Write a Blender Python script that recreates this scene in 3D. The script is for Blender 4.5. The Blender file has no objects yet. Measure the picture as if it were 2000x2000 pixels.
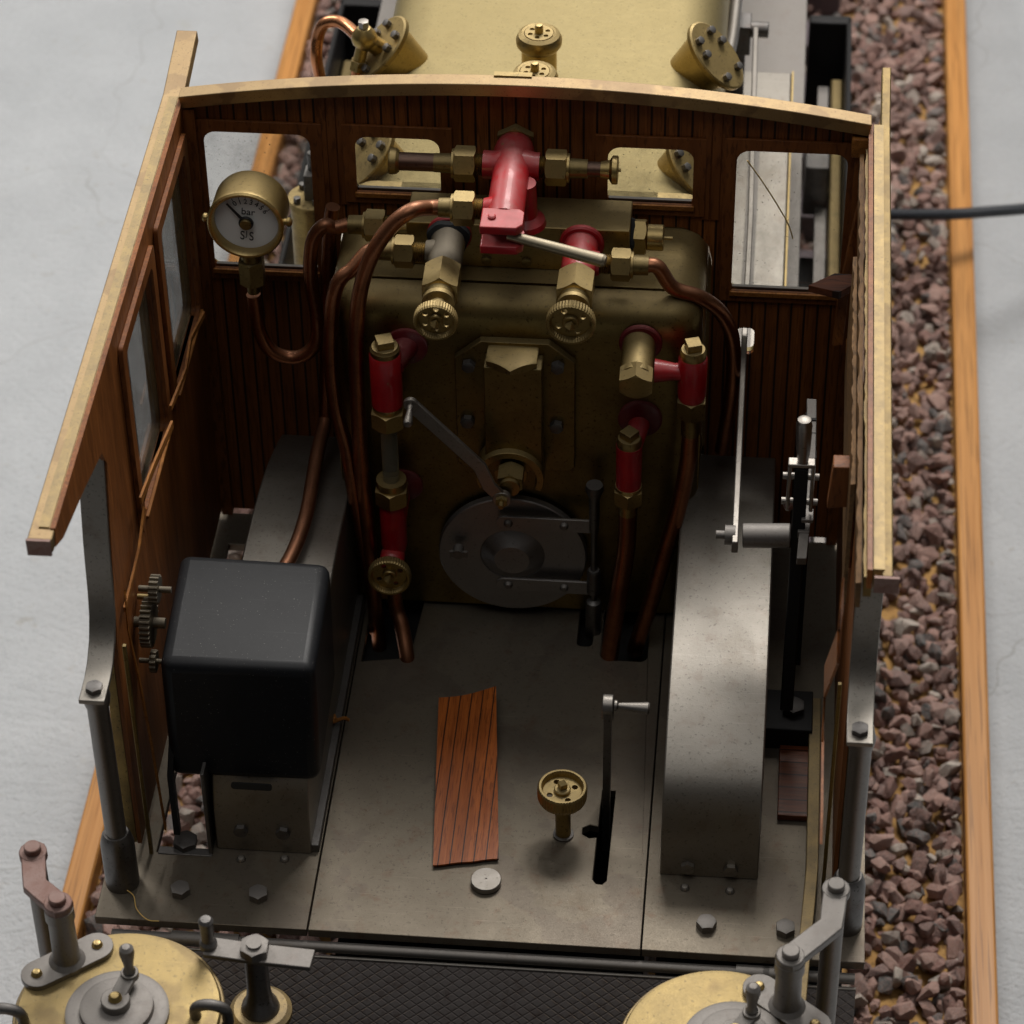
import bpy, math, random
import numpy as np
from mathutils import Vector, Matrix, geometry
random.seed(7); rng = np.random.default_rng(11)
R_ = math.radians; V = Vector; PI = math.pi
sc = bpy.context.scene
col = sc.collection
# ------------------------------------------------------------------ camera (scene unit = 10 cm)
CAM = V((0.80829, -6.75218, 7.95612)); ROT = (R_(48.39323), R_(0.66332), R_(5.02989)); FPX = 6028.94
cd = bpy.data.cameras.new('camera'); cam = bpy.data.objects.new('camera', cd); col.objects.link(cam)
cam.location = CAM; cam.rotation_euler = ROT; cd.sensor_width = 36; cd.lens = FPX/2000*36
cd.clip_start = 0.1; cd.clip_end = 200
cd.dof.use_dof = True; cd.dof.focus_distance = 10.55; cd.dof.aperture_fstop = 2.5
sc.camera = cam
CM = cam.matrix_basis.to_3x3() if False else __import__('mathutils').Euler(ROT).to_matrix()
S_ = 2000/1932
def pt(px, py, ax, v):
    """point of the place seen at (px,py) of the 1932 px view, lying on the plane ax = v"""
    d = CM @ V(((px*S_-1000)/FPX, -(py*S_-1000)/FPX, -1)); i = 'xyz'.index(ax)
    return CAM + d*((v-CAM[i])/d[i])
# ------------------------------------------------------------------ world and lamps
w = bpy.data.worlds.new('World'); sc.world = w; w.use_nodes = True
nt = w.node_tree; bg = nt.nodes['Background']
tc = nt.nodes.new('ShaderNodeTexCoord'); sx = nt.nodes.new('ShaderNodeSeparateXYZ'); cr = nt.nodes.new('ShaderNodeValToRGB')
mp = nt.nodes.new('ShaderNodeMapRange'); mp.inputs['From Min'].default_value = -1; mp.inputs['From Max'].default_value = 1
dt = nt.nodes.new('ShaderNodeVectorMath'); dt.operation = 'DOT_PRODUCT'; dt.inputs[1].default_value = (-.08, .45, .89)
nt.links.new(tc.outputs['Generated'], dt.inputs[0]); nt.links.new(dt.outputs['Value'], mp.inputs['Value'])
nt.links.new(mp.outputs[0], cr.inputs[0]); nt.links.new(cr.outputs[0], bg.inputs[0])
cr.color_ramp.elements[0].color = (.040, .039, .038, 1); cr.color_ramp.elements[1].color = (.62, .61, .59, 1)
cr.color_ramp.elements[0].position = .62; cr.color_ramp.elements[1].position = .97
bg.inputs[1].default_value = 0.68
def area(name, loc, target, size, power, color, sy=None):
    l = bpy.data.lights.new(name, 'AREA'); l.shape = 'RECTANGLE'; l.size = size; l.size_y = sy or size
    l.energy = power; l.color = color
    o = bpy.data.objects.new(name, l); col.objects.link(o); o.location = loc
    o.rotation_euler = (V(target)-V(loc)).to_track_quat('-Z', 'Y').to_euler(); return o
area('softbox_ahead', (1.6, 10.5, 13.0), (0, 1.0, 0), 6.5, 2600, (1, .965, .92), 6.0)
area('softbox_side', (-9.8, 11.0, 11.5), (-1, 1, -1), 4.0, 900, (1, .97, .93))
area('added_fill_overhead', (-1.0, -3.5, 15.0), (0, 1.0, 0), 7.0, 240, (1, .98, .95))  # fill lamp added high on the camera side to brighten the backhead
sc.view_settings.view_transform = 'Standard'; sc.view_settings.look = 'None'
sc.view_settings.exposure = 0; sc.view_settings.gamma = 1; sc.view_settings.use_curve_mapping = False
sc.render.engine = 'CYCLES'; sc.cycles.max_bounces = 8; sc.cycles.transparent_max_bounces = 12
sc.cycles.caustics_reflective = False; sc.cycles.sample_clamp_indirect = 4

# ------------------------------------------------------------------ materials
class N:
    def __init__(s, name):
        s.m = bpy.data.materials.new(name); s.m.use_nodes = True; s.t = s.m.node_tree
        s.b = s.t.nodes['Principled BSDF']; s.out = s.t.nodes['Material Output']
        s.tc = s.t.nodes.new('ShaderNodeTexCoord')
    def n(s, k, **kw):
        o = s.t.nodes.new(k)
        for a, v in kw.items():
            if a.startswith('i_'): o.inputs[a[2:].replace('_', ' ')].default_value = v
            else: setattr(o, a, v)
        return o
    def l(s, a, b): s.t.links.new(a, b)
    def vec(s, scale=(1, 1, 1)):
        m = s.n('ShaderNodeMapping'); m.inputs['Scale'].default_value = scale; s.l(s.tc.outputs['Object'], m.inputs[0]); return m.outputs[0]
    def noise(s, sc_, detail=4, rough=.6, vec=None):
        o = s.n('ShaderNodeTexNoise'); o.inputs['Scale'].default_value = sc_; o.inputs['Detail'].default_value = detail
        o.inputs['Roughness'].default_value = rough; s.l(vec or s.tc.outputs['Object'], o.inputs['Vector']); return o.outputs['Fac']
    def ramp(s, f, a, b, c0=(0, 0, 0, 1), c1=(1, 1, 1, 1)):
        o = s.n('ShaderNodeValToRGB'); o.color_ramp.elements[0].position = a; o.color_ramp.elements[1].position = b
        o.color_ramp.elements[0].color = c0; o.color_ramp.elements[1].color = c1; s.l(f, o.inputs[0]); return o.outputs[0]
    def mix(s, f, a, b, mode='MIX'):
        o = s.n('ShaderNodeMix', data_type='RGBA', blend_type=mode)
        for k, v in ((0, f), (6, a), (7, b)):
            if isinstance(v, (int, float)): o.inputs[k].default_value = v
            elif isinstance(v, tuple): o.inputs[k].default_value = v if len(v) == 4 else (*v, 1)
            else: s.l(v, o.inputs[k])
        return o.outputs[2]
    def math(s, op, a, b=0.0, c=None):
        o = s.n('ShaderNodeMath', operation=op)
        for k, v in ((0, a), (1, b), (2, c)):
            if v is None: continue
            if isinstance(v, (int, float)): o.inputs[k].default_value = v
            else: s.l(v, o.inputs[k])
        return o.outputs[0]
    def bump(s, h, strength, dist):
        o = s.n('ShaderNodeBump'); o.inputs['Strength'].default_value = strength; o.inputs['Distance'].default_value = dist
        s.l(h, o.inputs['Height']); s.l(o.outputs[0], s.b.inputs['Normal']); return o
    def up(s, a=.3, b=.9):
        g = s.n('ShaderNodeNewGeometry'); q = s.n('ShaderNodeSeparateXYZ'); s.l(g.outputs['Normal'], q.inputs[0])
        return s.ramp(q.outputs['Z'], a, b)
def c4(c): return (*c, 1)

def metal(name, base, rough=.35, dark=None, dust=0.0, spots=.5, blotch=.5, brush=None, met=1.0, dustcol=(.20, .165, .115), sc_=1.0, rusty=0.0, scr=0.0, bk=.05, stain=0.0):
    m = N(name); dark = dark or tuple(x*.45 for x in base)
    f1 = m.noise(6*sc_, 7, .72); f2 = m.noise(90*sc_, 3, .6); f3 = m.noise(260*sc_, 2, .5)
    c = m.mix(m.math('MULTIPLY', m.ramp(f1, .35, .75), blotch), c4(base), c4(dark))
    c = m.mix(m.math('MULTIPLY', m.ramp(f2, .60, .68), spots), c, c4(tuple(x*.55 for x in dark)))
    if rusty:
        f4 = m.noise(14*sc_, 5, .7); c = m.mix(m.math('MULTIPLY', m.ramp(f4, .55, .72), rusty), c, (.13, .055, .03, 1))
    if met == 0: m.b.inputs['Specular IOR Level'].default_value = .17
    if scr:
        for rot_, q_ in ((.5, 1), (-1.1, 2)):
            mpn = m.n('ShaderNodeMapping'); mpn.inputs['Rotation'].default_value = (0, 0, rot_); mpn.inputs['Scale'].default_value = (2.2, 170, 2.2); mpn.inputs['Location'].default_value = (q_*3, q_, 0)
            m.l(m.tc.outputs['Object'], mpn.inputs[0]); c = m.mix(m.math('MULTIPLY', m.ramp(m.noise(1, 2, .5, mpn.outputs[0]), .70, .73), scr), c, c4(tuple(min(1, x*1.7+.03) for x in base)))
        st_ = m.noise(3.1, 6, .75); c = m.mix(m.math('MULTIPLY', m.ramp(st_, .54, .68), .35), c, c4(tuple(x*a_ for x, a_ in zip(base, (.62, .52, .42)))))
        c = m.mix(m.math('MULTIPLY', m.ramp(m.noise(230, 2, .5), .73, .76), .8), c, (.45, .42, .38, 1))
    if stain:
        sn = m.noise(2.6*sc_, 4, .55); c = m.mix(m.math('MULTIPLY', m.ramp(sn, .535, .56), stain), c, c4(tuple(x*a_ for x, a_ in zip(base, (.50, .46, .55)))))
        c = m.mix(m.math('MULTIPLY', m.ramp(m.noise(1.7*sc_, 4, .6, m.vec((1.3, 1, 1))), .60, .64), stain*.7), c, c4(tuple(min(1, x*1.35) for x in base)))
    mt = met
    r = m.math('MULTIPLY_ADD', f1, .12, rough-.06)
    r = m.math('MULTIPLY_ADD', f3, .16, m.math('ADD', r, -.08))
    if dust:
        d = m.math('MULTIPLY', m.math('MULTIPLY', m.up(.25, .95), m.math('MULTIPLY_ADD', m.noise(34*sc_, 5, .7), .5, .5)), dust)
        c = m.mix(d, c, c4(dustcol)); r = m.math('MULTIPLY_ADD', d, .45, r)
        mo = m.math('MULTIPLY_ADD', d, -.9*met, met); m.l(mo, m.b.inputs['Metallic'])
    else: m.b.inputs['Metallic'].default_value = met
    m.l(c, m.b.inputs['Base Color']); m.l(r, m.b.inputs['Roughness'])
    if brush:
        h = m.noise(1, 3, .6, m.vec(brush)); hh = m.math('MULTIPLY_ADD', f3, .6, h)
        m.bump(hh, .10, .004)
    else:
        m.bump(m.math('ADD', f2, f3), bk, .004)
    return m.m
def wood(name, a, b, stripe=None, pitch=.041, rough=.38, grain=(60, 60, 3), lines=(.012, .006, .004), lw=.10, coat=.25, phase=0.0, bands=.75):
    m = N(name); g = m.noise(1, 5, .65, m.vec(grain)); g2 = m.noise(1, 4, .6, m.vec(tuple(x*.18 for x in grain)))
    c = m.mix(m.ramp(g, .32, .70), c4(a), c4(b)); c = m.mix(m.math('MULTIPLY', m.ramp(g2, .4, .7), bands), c, c4(tuple(x*.62 for x in b)))
    g3 = m.noise(1, 2, .5, m.vec(tuple(x*3 for x in grain))); c = m.mix(m.math('MULTIPLY', m.ramp(g3, .55, .62), .55), c, c4(tuple(x*.35 for x in b)))
    h = g
    if stripe is not None:
        s = m.n('ShaderNodeSeparateXYZ'); m.l(m.tc.outputs['Object'], s.inputs[0]); x = s.outputs['XYZ'.index(stripe)]
        wob = m.noise(1, 2, .5, m.vec(tuple(q*.05 for q in grain)))
        u = m.math('DIVIDE', m.math('MULTIPLY_ADD', wob, .006, x), pitch); u = m.math('ADD', u, 50+phase)
        fr = m.math('FRACT', u); idx = m.math('FLOOR', u)
        ln = m.math('LESS_THAN', m.math('ABSOLUTE', m.math('SUBTRACT', fr, .5)), lw)
        wn = m.n('ShaderNodeTexWhiteNoise', noise_dimensions='1D'); m.l(idx, wn.inputs['W'])
        c = m.mix(m.math('MULTIPLY', wn.outputs['Value'], .4), c, c4(tuple(x*.5 for x in b)))
        c = m.mix(m.math('MULTIPLY', ln, .93), c, c4(lines)); h = m.math('MULTIPLY_ADD', ln, -.8, g)
    m.l(c, m.b.inputs['Base Color']); m.b.inputs['Coat Weight'].default_value = coat; m.b.inputs['Coat Roughness'].default_value = .3; m.b.inputs['Specular IOR Level'].default_value = .22
    m.l(m.math('MULTIPLY_ADD', g, .2, rough-.1), m.b.inputs['Roughness']); m.bump(h, .35, .004)
    return m.m
M = {}
M['brass'] = metal('brass', (.50, .36, .13), .30, (.26, .17, .06), .45)
M['brass_dusty'] = metal('brass_dusty', (.42, .30, .11), .36, (.20, .135, .052), .62, .8, .8, dustcol=(.26, .205, .105))
M['brass_dark'] = metal('brass_dark', (.27, .195, .07), .38, (.13, .088, .032), .6, .8, .8, dustcol=(.20, .155, .08))
M['brass_clad'] = metal('brass_cladding', (.30, .235, .105), .48, (.275, .21, .092), .5, .75, .15, (60, 200, 60), scr=.2, dustcol=(.24, .20, .10))
M['brass_edge'] = metal('brass_edge', (.38, .265, .125), .42, (.25, .16, .085), .5, .8, .55, (160, 5, 30), sc_=1.4, stain=.6, scr=.2, dustcol=(.27, .205, .13))
M['brass_worn'] = metal('brass_worn', (.40, .28, .10), .40, (.15, .11, .065), .6, .8, 1.0, None, sc_=1.6, dustcol=(.25, .20, .13))
M['brass_old'] = metal('old_brass', (.21, .145, .048), .42, (.09, .065, .035), .4, .8, .9, (120, 6, 30), stain=.5, dustcol=(.17, .13, .08))
M['lid'] = metal('brass_lid', (.34, .24, .085), .42, (.17, .125, .075), .45, .6, .6, None, sc_=.7, stain=.75, scr=.1, dustcol=(.27, .22, .12))
M['copper'] = metal('copper', (.38, .15, .07), .32, (.17, .065, .03), .4, .7, .9, dustcol=(.20, .13, .09), sc_=1.4)
M['copper_bright'] = metal('copper_bright', (.70, .30, .14), .25, (.42, .17, .07), .2, .4, .7)
M['steel'] = metal('steel_sheet', (.30, .277, .245), .42, (.245, .225, .195), .22, .7, .4, (90, 90, 90), scr=.2, dustcol=(.24, .22, .19), rusty=.25)
M['steel_floor'] = metal('floor_steel', (.185, .158, .122), .44, (.14, .117, .09), .3, .6, .5, (14, 160, 60), scr=.3, stain=.30, dustcol=(.12, .10, .073), rusty=.45, met=.9)
M['steel_bright'] = metal('bright_steel', (.34, .32, .30), .36, (.23, .215, .20), .4, .5, .7)
M['steel_dark'] = metal('dark_steel', (.20, .19, .185), .40, (.10, .095, .09), .5, .7, .8, dustcol=(.13, .12, .11), rusty=.35)
M['steel_grey'] = metal('grey_steel', (.22, .205, .19), .46, (.26, .245, .235), .55, .6, .8, dustcol=(.22, .20, .18), rusty=.2)
M['rusty'] = metal('rusty_steel', (.24, .17, .15), .5, (.17, .075, .055), .5, .8, 1.0, dustcol=(.26, .17, .15), rusty=.9, met=.6, sc_=2)
M['door_steel'] = metal('door_steel', (.36, .345, .34), .42, (.29, .275, .27), .3, .5, .7)
M['valve_grey'] = metal('tarnished_valve', (.20, .17, .12), .42, (.11, .095, .07), .8, dustcol=(.16, .135, .10))
M['stub_dark'] = metal('tarnished_copper', (.17, .085, .055), .35, (.085, .05, .04), .6, dustcol=(.14, .11, .09))
M['nickel'] = metal('nickel', (.36, .31, .21), .38, (.28, .235, .16), .6, .3, .6, dustcol=(.34, .29, .22))
M['black'] = metal('black_iron', (.014, .014, .015), .42, (.008, .008, .009), .25, .5, .6, met=0.0, dustcol=(.06, .055, .05))
M['black_box'] = metal('black_enamel', (.011, .012, .014), .36, (.008, .008, .010), .22, .3, .7, scr=.3, stain=.25, bk=.015, met=0.0, dustcol=(.075, .075, .075), sc_=.8)
M['wood_front'] = wood('panelling_front', (.33, .112, .027), (.20, .062, .013), 'X', .047, coat=.05, rough=.5, lw=.085)
M['wood_side'] = wood('panelling_side', (.30, .105, .026), (.19, .060, .013), None, grain=(60, 60, 3), coat=.08, rough=.5)
M['wood_trim'] = wood('trim_wood', (.26, .090, .022), (.16, .049, .011), None, grain=(30, 60, 6), rough=.5, coat=.08)
M['wood_edge'] = wood('raw_wood_edge', (.42, .17, .035), (.24, .085, .016), None, grain=(60, 9, 60), rough=.6, coat=0)
M['wood_old'] = wood('weathered_wood_edge', (.20, .105, .038), (.10, .052, .02), None, grain=(60, 9, 60), rough=.7, coat=0)
M['wood_strip'] = wood('veneer_wood', (.52, .140, .024), (.33, .078, .012), 'X', .0405, grain=(80, 3, 80), lw=.055, rough=.45, coat=.12, bands=.3, lines=(.02, .008, .005))
M['wood_chip'] = wood('wood_chip', (.25, .07, .022), (.13, .035, .012), 'Y', .06, grain=(4, 60, 60), lw=.05)
M['oak'] = wood('oak_rail', (.54, .26, .078), (.41, .175, .042), None, grain=(45, .7, 45), rough=.45, coat=.1, bands=.5)
M['ply'] = wood('base_panel', (.46, .27, .09), (.34, .18, .06), None, grain=(9, 9, 9), rough=.8, coat=0)

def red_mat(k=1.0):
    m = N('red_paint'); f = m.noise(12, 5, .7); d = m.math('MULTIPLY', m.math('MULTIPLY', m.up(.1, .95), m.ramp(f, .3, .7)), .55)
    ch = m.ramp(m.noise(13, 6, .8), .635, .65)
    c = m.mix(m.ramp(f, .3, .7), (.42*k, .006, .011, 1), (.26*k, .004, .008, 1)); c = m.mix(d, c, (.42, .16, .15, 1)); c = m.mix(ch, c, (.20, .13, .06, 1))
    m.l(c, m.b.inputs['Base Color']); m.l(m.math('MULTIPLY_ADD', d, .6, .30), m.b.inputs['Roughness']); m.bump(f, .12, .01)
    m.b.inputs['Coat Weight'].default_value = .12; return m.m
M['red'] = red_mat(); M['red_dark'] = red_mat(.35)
def simple(name, c, rough, met=0.0, **kw):
    m = N(name); m.b.inputs['Base Color'].default_value = c4(c); m.b.inputs['Metallic'].default_value = met
    f = m.noise(60, 4, .6); m.l(m.math('MULTIPLY_ADD', f, .2, rough-.1), m.b.inputs['Roughness'])
    for k, v in kw.items(): m.b.inputs[k.replace('_', ' ')].default_value = v
    return m.m
M['white'] = simple('white_enamel', (.82, .81, .77), .4)
M['ink'] = simple('black_ink', (.012, .012, .012), .5)
M['tape'] = simple('sealing_tape', (.015, .017, .018), .85)
def glass_mat():
    m = N('window_pane'); m.b.inputs['Base Color'].default_value = (.86, .87, .86, 1)
    tr = m.n('ShaderNodeBsdfTransparent'); tr.inputs[0].default_value = (.90, .90, .89, 1)
    gl = m.n('ShaderNodeBsdfGlossy'); gl.inputs['Roughness'].default_value = .06; gl.inputs['Color'].default_value = (.8, .8, .8, 1)
    df = m.n('ShaderNodeBsdfDiffuse'); df.inputs[0].default_value = (.30, .28, .25, 1)
    fr = m.n('ShaderNodeFresnel'); fr.inputs[0].default_value = 1.45
    s1 = m.n('ShaderNodeMixShader'); m.l(m.math('MULTIPLY', fr.outputs[0], .8), s1.inputs[0]); m.l(tr.outputs[0], s1.inputs[1]); m.l(gl.outputs[0], s1.inputs[2])
    sp = m.math('MULTIPLY', m.ramp(m.noise(110, 3, .6), .66, .70), .6); hz = m.math('MULTIPLY', m.ramp(m.noise(5, 5, .7), .45, .8), .22)
    k = m.math('MINIMUM', m.math('ADD', m.math('ADD', sp, hz), .03), .9)
    s2 = m.n('ShaderNodeMixShader'); m.l(k, s2.inputs[0]); m.l(s1.outputs[0], s2.inputs[1]); m.l(df.outputs[0], s2.inputs[2])
    m.l(s2.outputs[0], m.out.inputs[0]); return m.m
M['pane'] = glass_mat()
def tube_glass():
    m = N('gauge_glass'); m.b.inputs['Base Color'].default_value = (.55, .54, .42, 1); m.b.inputs['Roughness'].default_value = .12
    m.b.inputs['Transmission Weight'].default_value = .85; m.b.inputs['IOR'].default_value = 1.3; return m.m
M['tube_glass'] = tube_glass()
def tread():
    m = N('tread_plate'); s = m.n('ShaderNodeSeparateXYZ'); m.l(m.tc.outputs['Object'], s.inputs[0])
    def ln(k):
        u = m.math('DIVIDE', m.math('ADD', m.math('MULTIPLY', s.outputs['X'], 1.0), m.math('MULTIPLY', s.outputs['Z'], 1.55*k)), .048)
        f = m.math('FRACT', m.math('ADD', u, 100)); return m.math('ABSOLUTE', m.math('SUBTRACT', f, .5))
    h = m.math('MINIMUM', ln(1), ln(-1)); h2 = m.ramp(h, .0, .14)
    f = m.noise(30, 5, .7)
    c = m.mix(h2, (.17, .148, .140, 1), (.27, .24, .23, 1)); c = m.mix(m.math('MULTIPLY', m.ramp(f, .5, .7), .5), c, (.10, .055, .04, 1))
    m.l(c, m.b.inputs['Base Color']); m.b.inputs['Metallic'].default_value = .25; m.b.inputs['Roughness'].default_value = .42
    b = m.bump(h2, .45, .006); return m.m
M['tread'] = tread()
def stone_mat():
    m = N('crushed_stone'); g = m.n('ShaderNodeNewGeometry'); r = m.n('ShaderNodeValToRGB'); r.color_ramp.interpolation = 'CONSTANT'
    cs = [(0, (.30, .17, .145)), (.14, (.40, .27, .24)), (.28, (.19, .115, .10)), (.40, (.46, .29, .25)), (.52, (.30, .21, .195)), (.64, (.13, .15, .155)), (.73, (.34, .32, .29)), (.82, (.50, .33, .29)), (.93, (.62, .58, .53))]
    cs = [(p_, (q_[0]*.86, q_[1]*.82, q_[2]*.76)) for p_, q_ in cs]
    el = r.color_ramp.elements; el[0].position = 0; el[0].color = c4(cs[0][1]); el[1].position = cs[1][0]; el[1].color = c4(cs[1][1])
    for p, c in cs[2:]: e = el.new(p); e.color = c4(c)
    m.l(g.outputs['Random Per Island'], r.inputs[0]); f = m.noise(70, 5, .75); f2 = m.noise(300, 2, .6)
    c = m.mix(m.math('MULTIPLY', m.ramp(f, .42, .6), .35), r.outputs[0], (.46, .24, .19, 1)); c = m.mix(m.math('MULTIPLY', m.ramp(m.noise(130, 3, .7), .5, .6), .25), c, (.50, .46, .44, 1)); c = m.mix(m.math('MULTIPLY', m.ramp(f2, .55, .6), .4), c, (.08, .06, .06, 1))
    m.l(c, m.b.inputs['Base Color']); m.b.inputs['Roughness'].default_value = .8; m.bump(m.math('ADD', f, f2), .7, .014); return m.m
M['stone'] = stone_mat()
def floor_mat():
    m = N('painted_concrete'); f = m.noise(1.1, 6, .7); f2 = m.noise(26, 5, .7); f3 = m.noise(3.2, 5, .75)
    c = m.mix(m.ramp(f, .35, .7), (.50, .515, .53, 1), (.42, .435, .45, 1)); c = m.mix(m.math('MULTIPLY', m.ramp(f2, .5, .75), .35), c, (.36, .365, .365, 1))
    c = m.mix(m.math('MULTIPLY', m.ramp(f3, .62, .72), .35), c, (.40, .385, .33, 1))
    f5 = m.noise(7.5, 3, .6); c = m.mix(m.math('MULTIPLY', m.ramp(f5, .68, .72), .35), c, (.33, .30, .25, 1))
    f6 = m.noise(60, 2, .6); c = m.mix(m.math('MULTIPLY', m.ramp(f6, .70, .74), .5), c, (.22, .21, .20, 1))
    v = m.n('ShaderNodeTexVoronoi', feature='DISTANCE_TO_EDGE'); v.inputs['Scale'].default_value = .32
    dv = m.n('ShaderNodeVectorMath', operation='ADD'); nv = m.n('ShaderNodeTexNoise'); nv.inputs['Scale'].default_value = 1.5; m.l(m.tc.outputs['Object'], nv.inputs['Vector'])
    m.l(m.tc.outputs['Object'], dv.inputs[0]); m.l(nv.outputs['Color'], dv.inputs[1]); m.l(dv.outputs[0], v.inputs['Vector'])
    c = m.mix(m.math('MULTIPLY', m.math('LESS_THAN', v.outputs['Distance'], .0016), .35), c, (.22, .21, .19, 1))
    m.l(c, m.b.inputs['Base Color']); m.l(m.math('MULTIPLY_ADD', f2, .25, .26), m.b.inputs['Roughness']); m.bump(m.math('MULTIPLY_ADD', f3, 1.5, f2), .6, .05); return m.m
M['concrete'] = floor_mat()
def cable_mat():
    m = N('braided_sleeve'); wv = m.n('ShaderNodeTexWave', bands_direction='X'); wv.inputs['Scale'].default_value = 22; m.l(m.tc.outputs['Object'], wv.inputs['Vector'])
    c = m.mix(wv.outputs['Fac'], (.012, .014, .018, 1), (.045, .05, .06, 1)); m.l(c, m.b.inputs['Base Color']); m.b.inputs['Roughness'].default_value = .5; m.bump(wv.outputs['Fac'], .5, .01); return m.m
M['cable'] = cable_mat()
M['straw'] = simple('straw', (.85, .55, .16), .6)
M['sleeper'] = simple('sleeper_grey', (.14, .11, .12), .75)

# ------------------------------------------------------------------ mesh builder
def axm(p, d, up=(0, 0, 1)):
    """matrix with local Z along d at p"""
    z = V(d).normalized(); u = V(up)
    if abs(z.dot(u)) > .98: u = V((0, 1, 0))
    x = u.cross(z).normalized(); y = z.cross(x)
    m = Matrix((x, y, z)).transposed().to_4x4(); m.translation = V(p); return m
class MB:
    def __init__(s): s.v = []; s.f = []
    def add(s, vs, fs):
        o = len(s.v); s.v += [V(q) for q in vs]; s.f += [[i+o for i in f] for f in fs]; return s
    def box(s, lo, hi, m=None):
        a, b = V(lo), V(hi); vs = [V((x, y, z)) for x in (a.x, b.x) for y in (a.y, b.y) for z in (a.z, b.z)]
        if m: vs = [m @ q for q in vs]
        return s.add(vs, [(0, 1, 3, 2), (4, 6, 7, 5), (0, 4, 5, 1), (2, 3, 7, 6), (0, 2, 6, 4), (1, 5, 7, 3)])
    def lathe(s, prof, p, d, n=28, sx=1, sy=1, rf=None, spin=0, cap=True):
        """prof [(r,h)...] revolved about axis d through p; rf(theta) multiplies the radius"""
        m = axm(p, d); vs = []; fs = []; ks = []
        for (r, h) in prof:
            if r < 1e-6: ks.append([len(vs)]); vs.append(m @ V((0, 0, h)))
            else:
                ks.append(list(range(len(vs), len(vs)+n)))
                for i in range(n):
                    t = 2*PI*i/n+spin; k = rf(t) if rf else 1; vs.append(m @ V((r*k*math.cos(t)*sx, r*k*math.sin(t)*sy, h)))
        for a, b in zip(ks, ks[1:]):
            if len(a) == 1 and len(b) == 1: continue
            for i in range(n):
                j = (i+1) % n
                if len(a) == 1: fs.append((a[0], b[j], b[i]))
                elif len(b) == 1: fs.append((a[i], a[j], b[0]))
                else: fs.append((a[i], a[j], b[j], b[i]))
        if cap and len(ks[0]) > 1: fs.append(tuple(reversed(ks[0])))
        if cap and len(ks[-1]) > 1: fs.append(tuple(ks[-1]))
        return s.add(vs, fs)
    def cyl(s, a, b, r, r2=None, n=28, ch=0.0):
        a, b = V(a), V(b); L = (b-a).length; r2 = r if r2 is None else r2
        pr = [(r, 0), (r2, L)] if not ch else [(r-ch, 0), (r, ch), (r2, L-ch), (r2-ch, L)]
        return s.lathe(pr, a, b-a, n)
    def hexn(s, a, b, r, bore=0.0, top=True, bot=True, spin=0):
        """hexagon nut, r = across flats / 2, chamfered corners"""
        a, b = V(a), V(b); L = (b-a).length; m = axm(a, b-a); n = 48; vs = []; hx = []
        for i in range(n):
            t = 2*PI*i/n; q = ((t+PI/6) % (PI/3))-PI/6; hx.append((t+spin, r/math.cos(q)))
        lev = []
        for kind in (0, 1, 2, 3):
            st = len(vs)
            for t, R in hx:
                dz = (R-r*.985)*.62
                if kind == 0: rr, z = r*.97, 0
                elif kind == 1: rr, z = R, (dz if bot else 0)
                elif kind == 2: rr, z = R, L-(dz if top else 0)
                else: rr, z = r*.97, L
                vs.append(m @ V((rr*math.cos(t), rr*math.sin(t), z)))
            lev.append(st)
        fs = []
        for a0, b0 in zip(lev, lev[1:]):
            for i in range(n): j = (i+1) % n; fs.append((a0+i, a0+j, b0+j, b0+i))
        fs += [tuple(reversed(range(n))), tuple(range(3*n, 4*n))]
        return s.add(vs, fs)
    def tube(s, pts, r, n=14, sub=8, caps=True, r2=None):
        P = [V(p) for p in pts]
        if sub > 1 and len(P) > 2:
            Q = []; E = [P[0]*2-P[1]]+P+[P[-1]*2-P[-2]]
            for i in range(1, len(E)-2):
                p0, p1, p2, p3 = E[i-1:i+3]
                for k in range(sub):
                    t = k/sub; Q.append(.5*((2*p1)+(p2-p0)*t+(2*p0-5*p1+4*p2-p3)*t*t+(3*p1-3*p2+p3-p0)*t**3))
            P = Q+[P[-1]]
        T = [(P[min(i+1, len(P)-1)]-P[max(i-1, 0)]).normalized() for i in range(len(P))]
        u = T[0].orthogonal().normalized(); vs = []; fs = []
        for i, (p, t) in enumerate(zip(P, T)):
            u = (u-t*u.dot(t)).normalized(); w_ = t.cross(u); rr = r if r2 is None else r+(r2-r)*i/(len(P)-1)
            for k in range(n):
                a = 2*PI*k/n; vs.append(p+(u*math.cos(a)+w_*math.sin(a))*rr)
        for i in range(len(P)-1):
            for k in range(n): j = (k+1) % n; fs.append((i*n+k, i*n+j, (i+1)*n+j, (i+1)*n+k))
        if caps: fs += [tuple(reversed(range(n))), tuple(range((len(P)-1)*n, len(P)*n))]
        return s.add(vs, fs)
    def plate(s, outer, holes, fn, t0, t1):
        """polygon with holes; fn(u,v,t) gives the point; thickness t0..t1"""
        loops = [list(outer)]+[list(h) for h in holes]
        flat = [q for l in loops for q in l]; n = len(flat); ed = []; o = 0
        for l in loops: k = len(l); ed += [(o+i, o+(i+1) % k) for i in range(k)]; o += k
        _, _, of, ov, _, _ = geometry.delaunay_2d_cdt([V(q) for q in flat], ed, [], 0, 1e-6, True)
        def inside(x, y):
            c = False
            for l in loops:
                for (x1, y1), (x2, y2) in zip(l, l[1:]+l[:1]):
                    if (y1 > y) != (y2 > y) and x < (x2-x1)*(y-y1)/(y2-y1)+x1: c = not c
            return c
        tri = [t for t in (tuple(ov[i][0] for i in f) for f in of) if inside(sum(flat[i][0] for i in t)/3, sum(flat[i][1] for i in t)/3)]
        vs = [fn(a, b, t0) for a, b in flat]+[fn(a, b, t1) for a, b in flat]
        fs = [tuple(t) for t in tri]+[tuple(i+n for i in reversed(t)) for t in tri]; o = 0
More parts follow.
